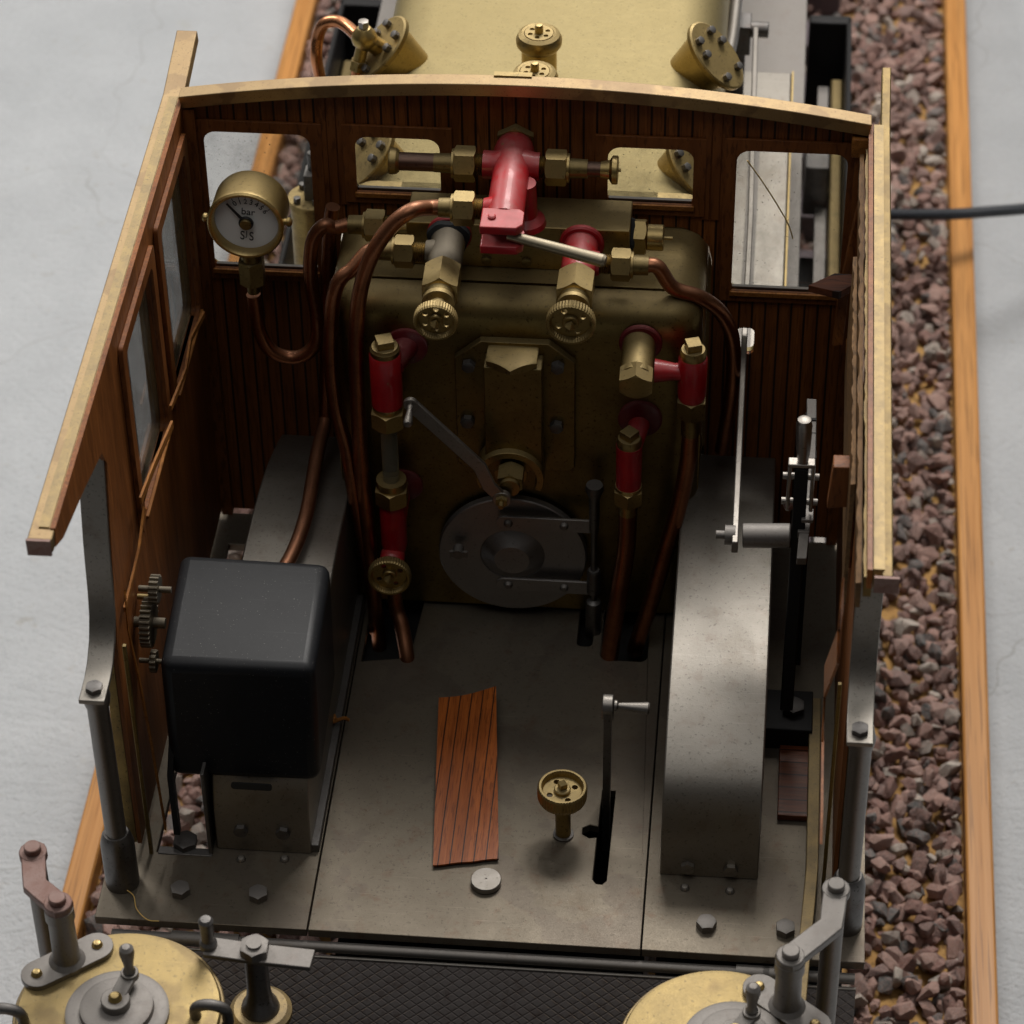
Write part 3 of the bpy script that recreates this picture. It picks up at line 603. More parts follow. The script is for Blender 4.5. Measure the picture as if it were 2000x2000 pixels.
# lubricator seen through the left window
c = pt(586, 372, 'x', -.93); lub = empty('displacement_lubricator', c); lub.parent = L; lub.location = c-WO[L.name]
put('cylinder', MB().lathe([(.075, -.42), (.082, -.40), (.082, -.02)], c, (0, 0, 1), 36), 'brass_dusty', lub); put('lid', MB().lathe([(.092, -.022), (.092, 0), (.088, .004)], c, (0, 0, 1), 36), 'brass_dusty', lub)
for a in (2.2, 3.9, 5.2, .6): put('bolt', bolt(c+V((.064*math.cos(a), .064*math.sin(a), .004)), (0, 0, 1), .013, .024), 'steel_dark', lub)
put('filler', MB().box((c.x-.02, c.y-.03, c.z), (c.x+.05, c.y+.05, c.z+.12)).cyl(c+V((.01, .02, .12)), c+V((.01, .02, .2)), .018), 'steel_dark', lub, .004)
put('nut', MB().cyl(c+V((0, -.07, -.30)), c+V((0, -.13, -.30)), .045), 'brass_dusty', lub)
put('copper_pipe', MB().tube([c+V((0, -.12, -.30)), c+V((-.0, -.20, -.33)), c+V((-.02, -.24, -.45)), c+V((-.02, -.24, -.8))], .024), 'copper_bright', lub)
put('drain_ring', MB().tube([c+V((.075*math.cos(a)-.03, .075*math.sin(a), -.44)) for a in [i*.5 for i in range(13)]], .012), 'brass', lub)

# ------------------------------------------------------------------ backhead fittings
# turret block
BX = .387; Bz0, Bz1, By0, By1 = 1.452, 1.632, 1.812, 1.992
tb = put('turret_block', MB().box((-BX, By0, Bz0), (BX, By1, Bz1)), 'brass_dusty', L, .004, 'rectangular brass steam turret block across the firebox top')
for x in (-.16, -.02): put('bolt', bolt((x+.05, By0, 1.485), (0, -1, 0), .016, .012), 'brass_dark', tb)
put('end_plug', MB().hexn((BX, 1.90, 1.545), (BX+.055, 1.90, 1.545), .058).cyl((BX+.055, 1.90, 1.545), (BX+.115, 1.90, 1.545), .046, ch=.004).cyl((BX+.115, 1.9, 1.545), (BX+.145, 1.9, 1.545), .006), 'brass', tb)
put('sealing_tape', MB().lathe([(.062, 0), (.07, .006), (.066, .014), (.058, .02)], (BX-.004, 1.90, 1.545), (1, 0, 0), 24, rf=lambda t: 1+.08*math.sin(5*t)), 'tape', tb)
gy = 1.90; put('end_plug', MB().cyl((-BX, gy, 1.545), (-BX-.05, gy, 1.545), .04).cyl((-BX-.05, gy, 1.545), (-BX-.085, gy, 1.545), .03), 'brass_dusty', tb)
def thread(m_, a, b, r, n=6):
    a, b = V(a), V(b); pr = []; Ln = (b-a).length
    for i in range(n): pr += [(r, Ln*i/n), (r*.86, Ln*(i+.5)/n)]
    return m_.lathe(pr+[(r, Ln)], a, b-a, 24)
def union(parent, a, d, r=.05, Ln=.075, thr=.045, ferr=.06, mat='brass_dusty', rp=.028):
    """thread, union nut and ferrule along d from a; returns ferrule end"""
    a = V(a); d = V(d).normalized(); put('thread', thread(MB(), a, a+d*thr, r*.72), 'brass_dusty' if mat != 'red' else 'red', parent)
    n_ = put('union_nut', MB().hexn(a+d*thr, a+d*(thr+Ln), r, spin=PI/6).cyl(a+d*(thr+Ln), a+d*(thr+Ln+.008), r*.93), mat, parent)
    e = a+d*(thr+Ln+ferr); put('ferrule', MB().cyl(a+d*(thr+Ln), e, rp*1.25, rp*1.18), 'brass_dark', parent); return e
# gauge siphon from the left plug
e = union(L, (-BX-.045, gy, 1.545), (-1, 0, 0), .05, .07, .04, .06)
GX, GY = -.925, 1.80
gs = pt(476, 560, 'y', GY); gz = gs.z
siph = [e, e+V((-.05, -.01, -.01)), pt(612, 425, 'y', 1.88), pt(590, 455, 'y', 1.87), pt(586, 520, 'y', 1.85), pt(597, 590, 'y', 1.84), pt(598, 640, 'y', 1.82), pt(577, 668, 'y', 1.81), pt(545, 674, 'y', 1.81), pt(510, 660, 'y', 1.80), pt(490, 625, 'y', 1.80), pt(483, 585, 'y', GY), pt(478, 555, 'y', GY)]
put('siphon_pipe', MB().tube(siph, .0255), 'copper', L, label='U shaped copper siphon pipe under the pressure gauge')
# pressure gauge
gc = pt(463, 425, 'y', GY-.06); G = empty('pressure_gauge', gc, label='round brass pressure gauge with white dial reading bar'); G.parent = L; G.location = gc-WO[L.name]
gd = V((-.02, -1, .05)).normalized(); g0 = gc+gd*.0
put('gauge_case', MB().lathe([(.05, -.155), (.120, -.155), (.128, -.149), (.131, -.138), (.131, -.02), (.134, -.014), (.134, .002), (.128, .009), (.121, .009), (.116, .003), (.112, -.012), (.112, -.033), (0, -.034)], g0, gd, 72), 'brass', G)
gm = axm(g0, gd); rotd = Matrix.Rotation(R_(0), 4, 'Z')
put('dial', MB().lathe([(.1125, -.032), (.1125, -.028)], g0, gd, 64), 'white', G)
def gpt(u, v, h): return gm @ V((u*.113, v*.113, h))
# axm: local x = up x d ; for d=-y, x axis is +x world
xa = gm.col[0].xyz; ya = gm.col[1].xyz
tilt = R_(-5)
xr = xa*math.cos(tilt)+ya*math.sin(tilt); yr = ya*math.cos(tilt)-xa*math.sin(tilt)
def gp(u, v, h): return g0+(xr*u+yr*v)*.113+gd*h
def text(s, p, size, parent, name='lettering', mat='ink', shear=0, rot=0, ext=.0006, sx=1):
    cu = bpy.data.curves.new(name, 'FONT'); cu.body = s; cu.size = size; cu.align_x = 'CENTER'; cu.align_y = 'CENTER'; cu.extrude = ext; cu.shear = shear
    t = bpy.data.objects.new('tmp', cu); col.objects.link(t); bpy.context.view_layer.update(); me = bpy.data.meshes.new_from_object(t.evaluated_get(bpy.context.evaluated_depsgraph_get()))
    bpy.data.objects.remove(t); me.materials.clear(); me.materials.append(M[mat]); o = bpy.data.objects.new(name, me); col.objects.link(o)
    a = xr*math.cos(rot)+yr*math.sin(rot); b = yr*math.cos(rot)-xr*math.sin(rot); mm = Matrix((a*sx, b, gd)).transposed().to_4x4(); mm.translation = p
    o.parent = parent; o.matrix_parent_inverse = Matrix.Identity(4); mm.translation = V(p)-WO[parent.name]; o.matrix_basis = mm; return o
for i in range(7):
    a = R_(124-14.5*i); text(str(i), gp(.69*math.cos(a), .69*math.sin(a), -.0272), .027, G, rot=a-PI/2)
    put('tick_mark', MB().box((-.0011, -.007, 0), (.0011, .007, .0005), (lambda: (lambda mm: mm)(Matrix(((xr*math.cos(a-PI/2)+yr*math.sin(a-PI/2)), (yr*math.cos(a-PI/2)-xr*math.sin(a-PI/2)), gd)).transposed().to_4x4()))()), 'ink', G)
    o = bpy.data.objects[[k for k in bpy.data.objects.keys() if k.startswith('tick_mark')][-1]]; o.location = gp(.86*math.cos(a), .86*math.sin(a), -.0275)-WO[G.name]
text('bar', gp(.03, .33, -.0272), .037, G); text('S', gp(-.12, -.56, -.0272), .050, G, 'maker_mark', sx=.75); text('S', gp(.16, -.56, -.0272), .050, G, 'maker_mark', sx=.75); text('J', gp(.01, -.47, -.0270), .032, G, 'maker_mark', sx=.7)
na = R_(135); nd = xr*math.cos(na)+yr*math.sin(na); nm = MB(); side = nd.cross(gd)
pa = g0+gd*-.014; nm.add([pa-side*.006, pa+side*.006, pa+nd*.099+side*.0035, pa+nd*.099-side*.0035, pa-side*.006+gd*.002, pa+side*.006+gd*.002, pa+nd*.099+side*.0035+gd*.002, pa+nd*.099-side*.0035+gd*.002], [(0, 1, 2, 3), (7, 6, 5, 4), (0, 4, 5, 1), (1, 5, 6, 2), (2, 6, 7, 3), (3, 7, 4, 0)])
put('needle', nm, 'ink', G); put('needle_hub', MB().lathe([(.026, -.016), (.026, -.009), (.024, -.007)], g0, gd, 28), 'ink', G); put('hub_cap', MB().lathe([(.020, -.008), (.020, .001), (.018, .003)], g0, gd, 28), 'brass_dark', G)
for s in (-1, 1): put('side_screw', MB().lathe([(.012, .128), (.012, .138), (.016, .14), (.017, .15), (.010, .157)], g0-gd*.035, xa*s, 18), 'brass', G)
gb = g0-gd*.045+V((0, 0, -.12)); st = put('gauge_stem', MB().cyl(gb, gb+V((0, 0, -.06)), .036).lathe([(.030, 0), (.03, .03)], gb+V((0, 0, -.06)), (0, 0, -1)), 'brass_dark', G)
put('union_nut', MB().hexn(gb+V((0, 0, -.055)), gb+V((0, 0, -.155)), .042), 'brass_dark', G); put('ferrule', MB().cyl(gb+V((0, 0, -.155)), gb+V((0, 0, -.20)), .022), 'brass_dark', G)

# red turret valve on top of the block
RZ = 1.80; ya_, yb_ = 2.0, 1.62
c1 = pt(972, 275, 'z', RZ); c2 = pt(950, 425, 'z', RZ)
T = empty('turret_valve', (c1+c2)/2, label='red painted lever valve standing on the brass turret block'); T.parent = L; T.location = (c1+c2)/2-WO[L.name]
ax = (c2-c1).normalized(); Lb = (c2-c1).length
body = MB().lathe([(.0, -.012), (.045, -.01), (.066, .012), (.072, .05), (.070, .12), (.064, .17), (.064, Lb-.05), (.060, Lb-.015)], c1, ax, 40)
bx = c1+ax*.12; body.lathe([(.062, 0), (.058, .04), (.05, .06), (.05, .10)], bx-V((0, 0, 0)), (-1, 0, 0), 30).lathe([(.062, 0), (.058, .05), (.05, .08), (.05, .095)], bx, (1, 0, 0), 30)
b2 = c1+ax*(Lb-.085); body.lathe([(.05, 0), (.045, .05), (.038, .075)], b2, (-1, 0, 0), 28)
put('valve_body', body, 'red', T, angle=45)
nb = c1+ax*.20+V((.05, 0, 0)); put('valve_foot', MB().lathe([(.075, 0), (.07, .02), (.045, .04), (.04, .17)], (nb.x, nb.y-.02, Bz1), (0, 0, 1), 32), 'red', T)
put('end_cap', MB().hexn(c1-ax*.045, c1+ax*.0, .062), 'brass_dusty', T)
cm_ = axm(c2, ax); cl_ = MB()
def clev(z0, z1): return [cm_ @ V(q) for q in ()]
fr_c = c2+ax*.035
for dz in (.040, -.040):
    pl = [(-.072, -.055), (.055, -.055), (.07, -.04), (.07, .035), (.05, .055), (-.072, .055)]
    cl_.plate([(a, b) for a, b in pl], [], lambda a, b, t, dz=dz: fr_c+V((a-.0, -b+.0, dz+t)), -.016, .016)
cl_.box(fr_c+V((-.072, .035, -.05)), fr_c+V((.03, .056, .05)))
put('clevis', cl_, 'red', T, .004, angle=45); put('pivot_pin', MB().lathe([(.014, 0), (.014, .006), (.009, .010)], fr_c+V((-.035, -.0, .056)), (0, 0, 1), 18), 'red', T)
h1 = pt(1137, 492, 'z', RZ-.03); h0 = V((fr_c.x+.02, fr_c.y-.02, RZ-.0)); put('lever_handle', MB().tube([h0, h0*.5+h1*.5, h1], .017, sub=1, r2=.0225).lathe([(.0225, 0), (.018, .01), (0, .014)], h1, h1-h0, 14), 'nickel', T, angle=50, label='tapered pale metal lever handle pointing right')
def stub(a, d, L1, cap, shape=0, mat='stub_dark'):
    e = union(T, a, d, .055, .075, .04, .07, 'brass_dusty' if d[0] < 0 else 'brass'); d = V(d)
    put('pipe_stub', MB().cyl(e, e+d*L1, .032 if d.x < 0 else .026), mat, T); f = e+d*L1
    if d.x < 0: put('cap', MB().lathe([(.036, -.01), (.045, 0), (.047, .02), (.044, .026)], f, d, 30), 'brass_dusty', T)
    else: put('cap', MB().lathe([(.028, -.04), (.034, -.01), (.05, 0), (.05, .016), (.047, .02), (.006, .022), (.006, .03)], f, d, 30), 'brass', T)
stub(bx+V((-.085, 0, 0)), (-1, 0, 0), .13, 1); stub(bx+V((.075, 0, 0)), (1, 0, 0), .085, 1)
e = union(T, b2+V((-.065, 0, 0)), (-1, 0, 0), .052, .072, .04, .05)
def pipe(pts, r=.027, mat='copper', lab=None): return put('copper_pipe', MB().tube(pts, r), mat, L, label=lab)
pipe([e+V((.02, 0, 0)), e+V((-.03, 0, -.003)), pt(775, 398, 'y', 1.62), pt(735, 430, 'y', 1.60), pt(700, 485, 'y', 1.57), pt(678, 560, 'y', 1.55), pt(672, 660, 'y', 1.54), pt(676, 780, 'y', 1.53), pt(682, 880, 'y', 1.52), pt(692, 980, 'y', 1.50), pt(702, 1090, 'y', 1.49), pt(714, 1190, 'y', 1.48), pt(716, 1230, 'y', 1.48)], .0275)

def handwheel(c, d, r, parent, mat='brass_dusty', thick=1.0, holes=6, sq=True, knurl=True):
    n = 96; hw = put('handwheel', MB().lathe([(r*.72, -.02), (r*.72, -.02*thick), (r*.95, -.02*thick), (r, -.013*thick), (r, .013), (r*.95, .02), (r*.86, .02), (r*.80, .010), (r*.78, -.010), (r*.72, -.02)], c, d, n, cap=False, rf=(lambda t: 1+.012*(1 if int(t/(2*PI)*n+.5) % 2 else -1)) if knurl else None), mat, parent, angle=15 if knurl else 32)
    m0 = axm(c, d); hr = r*.13; hol = [[(r*.56*math.cos(t+.5)+hr*math.cos(a), r*.56*math.sin(t+.5)+hr*math.sin(a)) for a in [2*PI*i/12 for i in range(12)]] for t in [2*PI*k/holes for k in range(holes)]]
    put('wheel_web', MB().plate([(r*.81*math.cos(a), r*.81*math.sin(a)) for a in [2*PI*i/40 for i in range(40)]], hol, lambda a, b, t: m0 @ V((a, b, t)), -.012, -.004), mat, parent)
    put('wheel_hub', MB().lathe([(r*.34, -.008), (r*.34, .008), (r*.30, .011)], c, d, 28), mat, parent)
    if sq:
        q = m0 @ Matrix.Rotation(.5, 4, 'Z'); put('square_spindle', MB().add([q @ V((x*r*.15, y*r*.15, .015)) for x, y in ((-1, -1), (1, -1), (1, 1), (-1, 1))]+[q @ V((x*r*.15, y*r*.15, .035)) for x, y in ((-1, -1), (1, -1), (1, 1), (-1, 1))]+[q @ V((0, 0, .045))], [(0, 1, 5, 4), (1, 2, 6, 5), (2, 3, 7, 6), (3, 0, 4, 7), (4, 5, 8), (5, 6, 8), (6, 7, 8), (7, 4, 8), (3, 2, 1, 0)]), mat, parent)
    return hw
def front_valve(fx, z, wpx, red, r, side):
    a = V((fx, By0, z)); W = pt(*wpx, 'z', z-.002); nm_ = 'globe_valve'
    o = empty(nm_, a, label=('red painted' if red else 'dusty brass')+' steam valve with knurled handwheel on the turret block front'); o.parent = L; o.location = a-WO[L.name]
    d = (W-a).normalized(); D = (W-a).length
    put('flange_washer', MB().lathe([(.078, 0), (.078, .012), (.072, .018)], a, d, 36), 'red', o)
    if not red: put('sealing_tape', MB().lathe([(.062, .014), (.074, .02), (.072, .04), (.058, .05)], a, d, 30, rf=lambda t: 1+.06*math.sin(3*t)+.03*math.sin(7*t)), 'tape', o)
    put('valve_body', MB().lathe([(.060, .01), (.060, D*.36), (.055, D*.43), (.05, D*.46)], a, d, 36), 'red' if red else 'valve_grey', o)
    put('packing_nut', MB().hexn(a+d*D*.44, a+d*D*.72, .060).lathe([(.052, D*.72), (.046, D*.75), (.056, D*.78), (.056, D*.82), (.035, D*.84), (.030, D-.02)], a, d, 30), 'brass_dusty', o)
    handwheel(W, d, r, o, holes=6 if not red else 4)
    s = side; e0 = a+d*.115; put('side_branch', MB().lathe([(.048, .03), (.042, .07)], e0, (s, 0, 0), 26), 'red' if red else 'valve_grey', o)
    return union(o, e0+V((s*.065, 0, 0)), (s, 0, 0), .05, .068, .045, .06)
f1 = pt(848, 440, 'y', By0); e = front_valve(f1.x, f1.z, (822, 604), False, .074, -1)
pipe([e+V((.02, 0, 0)), e+V((-.03, 0, -.005)), pt(665, 507, 'y', 1.66), pt(640, 530, 'y', 1.64), pt(627, 580, 'y', 1.62), pt(624, 680, 'y', 1.60), pt(634, 770, 'y', 1.58), pt(655, 850, 'y', 1.55), pt(668, 930, 'y', 1.52), pt(690, 1040, 'y', 1.5), pt(706, 1140, 'y', 1.49), pt(709, 1190, 'y', 1.49)], .0265)
f2 = pt(1098, 458, 'y', By0); e = front_valve(f2.x, f2.z, (1077, 608), True, .083, 1)
pipe([e+V((-.02, 0, 0)), e+V((.03, 0, -.002)), pt(1270, 543, 'y', 1.70), pt(1320, 560, 'y', 1.72), pt(1360, 590, 'y', 1.76), pt(1382, 640, 'y', 1.80), pt(1382, 720, 'y', 1.86), pt(1370, 800, 'y', 1.92), pt(1362, 850, 'y', 1.95)], .0265)
# gauge feed pipe rising behind nut and the lubricator pipe along the left splasher
pipe([pt(628, 390, 'y', 1.98), pt(622, 440, 'y', 1.98), pt(618, 560, 'y', 1.96), pt(615, 760, 'y', 1.9), pt(612, 800, 'y', 1.86), pt(600, 850, 'z', .66), pt(590, 905, 'z', .665), pt(578, 970, 'z', .665), pt(558, 1030, 'z', .66), pt(530, 1085, 'z', .655)], .026)

# water gauge, left
WX = pt(728, 700, 'y', 1.50).x; WYv = 1.50
def zat(py, x=WX, y=WYv):
    lo, hi = -1, 3
    for _ in range(40):
        mid = (lo+hi)/2; v = CM.transposed() @ (V((x, y, mid))-CAM); q = (1000+FPX*v.y/v.z)/S_
        if q > py: lo = mid
        else: hi = mid
    return mid
Wg = empty('water_gauge', (WX, WYv, zat(985)), label='water level gauge with glass tube between red painted brass fittings'); Wg.parent = L; Wg.location = V((WX, WYv, zat(985)))-WO[L.name]
zt_, zr0, zr1, zn = zat(640), zat(668), zat(752), zat(800)
def vert(pr, x=WX, y=WYv, n=32): return MB().lathe([(r, z) for r, z in pr], (x, y, 0), (0, 0, 1), n)
put('top_body', vert([(.055, zr1-.02), (.056, zr0), (.052, zr0+.008)]), 'red', Wg)
def sqcap(x, y, z, r, parent, ang=.35):
    put('screw_cap', MB().lathe([(r, 0), (r, .022), (r*.9, .03), (r*.88, .034)], (x, y, z), (0, 0, 1), 32), 'brass_dusty', parent)
    m0 = Matrix.Translation((x, y, z+.034)) @ Matrix.Rotation(ang, 4, 'Z'); k_ = r*.55; put('square_head', MB().box((-k_, -k_, 0), (k_, k_, .03), m0), 'brass_dusty', parent, .002)
sqcap(WX, WYv, zr0+.004, .052, Wg)
put('upper_nut', vert([(.05, zr1-.045), (.053, zr1-.04), (.053, zr1-.02), (.05, zr1-.015)]).hexn((WX, WYv, zr1-.045), (WX, WYv, zr1-.115), .055), 'brass', Wg)
zb0 = zat(905); put('gauge_glass', vert([(.030, zb0-.02), (.030, zr1-.11)]), 'tube_glass', Wg)
put('lower_nut', vert([(.034, zb0+.004), (.054, zb0+.004), (.056, zb0-.02), (.052, zb0-.03)]).hexn((WX, WYv, zb0-.03), (WX, WYv, zb0-.10), .056), 'brass', Wg)
zl = zb0-.10; put('lower_body', vert([(.045, zl), (.048, zl-.02), (.048, zl-.20), (.04, zl-.24)]).lathe([(.05, 0), (.05, .11)], (WX, WYv, zl-.07), (0, 1, 0), 28), 'red', Wg)
put('top_arm', MB().cyl((WX+.02, WYv, zr0-.05), (WX+.06, 1.62, zr0-.05), .045).lathe([(.075, 0), (.075, .012), (.068, .016)], (WX+.06, 1.618, zr0-.05), (0, -1, 0), 36), 'red_dark', Wg)
put('arm_flange', MB().lathe([(.068, 0), (.068, .012), (.06, .016)], (WX+.03, 1.618, zl-.02), (0, -1, 0), 36), 'red_dark', Wg)
sd = V((0, -1, .06)).normalized(); W3 = pt(735, 1086, 'y', 1.36); sa = V((WX-.005, WYv, W3.z-.01)); sd = (W3-sa).normalized()
put('drain_spindle', MB().lathe([(.045, .02), (.045, .07), (.036, .08), (.03, .09), (.022, (W3-sa).length)], sa, sd, 28), 'red', Wg)
handwheel(W3, sd, .078, Wg, 'brass', holes=4)
pipe([V((WX+.0, WYv, zl-.16)), pt(745, 1130, 'y', 1.46), pt(758, 1180, 'y', 1.41), pt(768, 1240, 'z', 0.0), pt(770, 1262, 'z', -.05)], .028)
# right-hand fittings
XR, YR = pt(1307, 690, 'y', 1.50).x, 1.50; zc = zat(672, XR, YR); z3 = zat(750, XR, YR)
Fr = empty('feed_fitting', (XR, YR, zc), label='brass elbow and chipped red tee with square plug beside the backhead edge'); Fr.parent = L; Fr.location = V((XR, YR, zc))-WO[L.name]
put('tee_body', MB().lathe([(.046, z3), (.05, z3+.02), (.05, zc-.01), (.046, zc)], (XR, YR, 0), (0, 0, 1), 32).lathe([(.036, 0), (.03, .06), (.042, .13)], (XR, YR, (z3+zc)/2+.02), (-1, 0, 0), 26), 'red', Fr)
sqcap(XR, YR, zc-.002, .046, Fr, .3)
EX = XR-.19; ez = (z3+zc)/2+.02; ec = pt(1195, 670, 'y', 1.5); put('elbow_body', MB().cyl((EX, 1.62, ez+.03), (EX, 1.44, ez+.01), .058).hexn((EX, 1.47, ez+.015), (EX, 1.40, ez), .056), 'brass_dusty', Fr)
put('elbow_flange', MB().lathe([(.075, 0), (.075, .012), (.07, .016)], (EX+.005, 1.618, ez+.03), (0, -1, 0), 36), 'red_dark', Fr)
put('union_nut', MB().hexn((XR, YR, z3-.0), (XR, YR, z3-.075), .048).cyl((XR, YR, z3-.075), (XR, YR, z3-.16), .034), 'brass_dark', Fr)
pipe([V((XR, YR, z3-.15)), pt(1298, 870, 'y', 1.50), pt(1282, 950, 'y', 1.49), pt(1256, 1040, 'y', 1.47), pt(1230, 1130, 'y', 1.45), pt(1202, 1212, 'z', .02), pt(1198, 1228, 'z', -.05)], .030)
XT = pt(1187, 850, 'y', 1.47).x; YT = 1.47; zq = zat(838, XT, YT); z4 = zat(915, XT, YT)
Tc = empty('test_cock', (XT, YT, zq), label='small red test cock with square brass head and copper drain pipe'); Tc.parent = L; Tc.location = V((XT, YT, zq))-WO[L.name]
put('cock_body', MB().lathe([(.045, z4), (.046, zq)], (XT, YT, 0), (0, 0, 1), 32).cyl((XT, YT, zq-.04), (XT+.03, 1.62, zq-.02), .038), 'red', Tc); sqcap(XT, YT, zq-.004, .045, Tc, .9)
put('cock_flange', MB().lathe([(.078, 0), (.078, .012), (.07, .016)], (XT+.03, 1.618, zq-.0), (0, -1, 0), 36), 'red_dark', Tc)
put('union_nut', MB().lathe([(.048, z4+.002), (.05, z4-.006), (.046, z4-.014)], (XT, YT, 0), (0, 0, 1), 30).hexn((XT, YT, z4-.012), (XT, YT, z4-.075), .048).cyl((XT, YT, z4-.075), (XT, YT, z4-.13), .034), 'brass', Tc)
pipe([V((XT, YT, z4-.11)), pt(1182, 1030, 'y', 1.46), pt(1170, 1110, 'y', 1.43), pt(1156, 1190, 'y', 1.405), pt(1150, 1236, 'z', .0), pt(1149, 1255, 'z', -.05)], .033)
# regulator plate
A_ = pt(858, 660, 'y', 1.60); B_ = pt(1085, 885, 'y', 1.60); x0, x1, z1, z0 = A_.x, B_.x, 1.30, B_.z
Rg = empty('regulator', ((x0+x1)/2, 1.6, z0), label='brass regulator box with hexagon plug and swinging steel crank handle'); Rg.parent = L; Rg.location = V(((x0+x1)/2, 1.6, z0))-WO[L.name]
put('back_plate', MB().plate([(x0+.02, z0), (x1-.02, z0), (x1, z0+.02), (x1, z1-.08), (x1-.09, z1), (x0+.09, z1), (x0, z1-.08), (x0, z0+.02)], [], XZ, 1.585, 1.617), 'brass_dark', Rg, .003)
hx0, hx1 = pt(912, 700, 'y', 1.50).x, pt(1022, 700, 'y', 1.50).x
put('regulator_body', MB().box((hx0, 1.50, z0+.06), (hx1, 1.584, z1-.045)), 'brass_dark', Rg, .004)
hc = pt(968, 672, 'z', z1-.044); put('hexagon_plug', MB().hexn((hc.x, 1.555, z1-.045), (hc.x, 1.555, z1-.012), .088), 'brass_dusty', Rg)
for px, py in ((884, 690), (1052, 693), (882, 795), (1050, 805)):
    q = pt(px, py, 'y', 1.575); put('bolt', bolt((q.x, 1.584, q.z), (0, -1, 0), .022, .022, random.random()), 'steel_dark', Rg)
rc = pt(962, 905, 'y', 1.47); n = 40
arc = [rc+V((.108*math.cos(a), .05, .108*math.sin(a)+.0)) for a in [R_(-25+230*i/24) for i in range(25)]]
put('dished_ring', MB().sweep(arc, (0, 1, 0), .095, .026).cyl(rc+V((0, .11, .0)), rc+V((0, .03, 0)), .06), 'brass_dusty', Rg, .002, angle=50)
rn = pt(962, 915, 'y', 1.42); put('gland_nut', MB().hexn(rn+V((0, .07, .01)), rn, .044).lathe([(.036, 0), (.036, .02)], rn, (0, -1, 0)), 'brass_dusty', Rg)
hk = pt(947, 940, 'y', 1.38); he = pt(775, 762, 'y', 1.38); dv = (he-hk); b_ = hk+dv*.30+V((0, 0, -.0))
hb = pt(905, 880, 'y', 1.37)
put('crank_arm', MB().sweep([hk, hk*.55+hb*.45+V((-.01, 0, -.01)), hb, hb*.5+he*.5, he], (0, 1, 0), .016, .05).cyl(hk+V((0, .01, 0)), hk+V((0, -.012, 0)), .034).cyl(he+V((0, .008, 0)), he+V((0, -.01, 0)), .026), 'steel_bright', Rg, .003, angle=50)
put('crank_screw', bolt(hk+V((0, -.012, 0)), (0, -1, 0), .020, .015).cyl(hk+V((0, -.02, 0)), hk+V((0, -.05, 0)), .009), 'brass_dusty', Rg)
put('crank_knob', MB().lathe([(.010, 0), (.012, .01), (.009, .02), (.013, .05), (.0165, .08), (.014, .092), (0, .096)], he+V((0, -.008, 0)), (0, -1, -.12), 20), 'steel_bright', Rg)
put('stub_shaft', MB().cyl(rc+V((0, .12, 0)), rn, .02), 'brass_dark', Rg)
# fire door
dc = pt(967, 1047, 'y', 1.575); FD = empty('fire_door', dc, label='round dark steel fire door with turned centre and two strap hinges'); FD.parent = L; FD.location = dc-WO[L.name]
put('door_disc', MB().lathe([(.272, 0), (.272, .024), (.268, .028), (.12, .028), (.118, .024), (.068, .055), (.064, .058), (.0, .060)], dc+V((0, .028, 0)), (0, -1, 0), 80), 'door_steel', FD, angle=25)
for a, b in (((937, 990), (1125, 985)), ((937, 1105), (1125, 1102))):
    p, q = pt(*a, 'y', 1.545), pt(*b, 'y', 1.545); z = (p.z+q.z)/2
    s_ = put('hinge_strap', MB().plate(rrect(p.x, z-.03, q.x, z+.03, .028), [], XZ, 1.535, 1.545), 'door_steel', FD, .002)
    for t in (.12, .68): put('rivet', rivet((p.x+(q.x-p.x)*t, 1.535, z), (0, -1, 0), .017), 'steel_grey', s_)
put('hinge_pin', MB().lathe([(.03, -.06), (.03, .10), (.026, .11), (.012, .12), (.012, .45), (.018, .46), (.020, .62), (.034, .66), (.030, .68)], (.291, 1.525, .04), (0, 0, 1), 24).lathe([(.026, .16), (.026, .26), (.02, .27)], (.291, 1.525, .04), (0, 0, 1), 24), 'steel_dark', FD)
lt = pt(865, 1037, 'y', 1.54); put('latch', MB().cyl((lt.x, 1.55, lt.z), (lt.x, 1.51, lt.z), .02).box((lt.x-.03, 1.515, lt.z-.015), (lt.x+.035, 1.525, lt.z+.01)), 'steel_grey', FD)
# left lubricator box with gears
bm_ = MB(); 
def q8(zt__, pts): return [V(p) for p in pts]
top_ = [pt(340, 1040, 'z', .86), pt(624, 1058, 'z', .86), pt(592, 1264, 'z', .86), pt(299, 1252, 'z', .86)]
bot_ = [V((t.x-.008, t.y, .315)) for t in top_]
bm_.add(top_+bot_, [(0, 1, 2, 3), (7, 6, 5, 4), (0, 4, 5, 1), (1, 5, 6, 2), (2, 6, 7, 3), (3, 7, 4, 0)])
bxo = put('oil_box', bm_, 'black_box', L, .04, 'black enamelled oil box standing over the left splasher'); bxo.modifiers[0].segments = 4
gx = -1.10
def gear(c, r, n, t, parent, mat):
    c = V(c); k = n*4; put('gear', MB().lathe([(r*.3, 0), (r, 0), (r, t), (r*.3, t)], c, (-1, 0, 0), k, rf=lambda a: 1-.14*(1 if int(a/(2*PI)*n*2+.25) % 2 else 0)).cyl(c+V((.04, 0, 0)), c+V((-t-.04, 0, 0)), r*.22), mat, parent, angle=20)
g1 = pt(290, 1175, 'x', gx-.02); gear(g1, .085, 26, .035, bxo, 'valve_grey'); g2 = pt(300, 1128, 'x', gx); gear(g2+V((0, .02, .02)), .05, 16, .03, bxo, 'valve_grey'); gear(g1+V((.0, -.02, -.16)), .04, 12, .02, bxo, 'valve_grey')
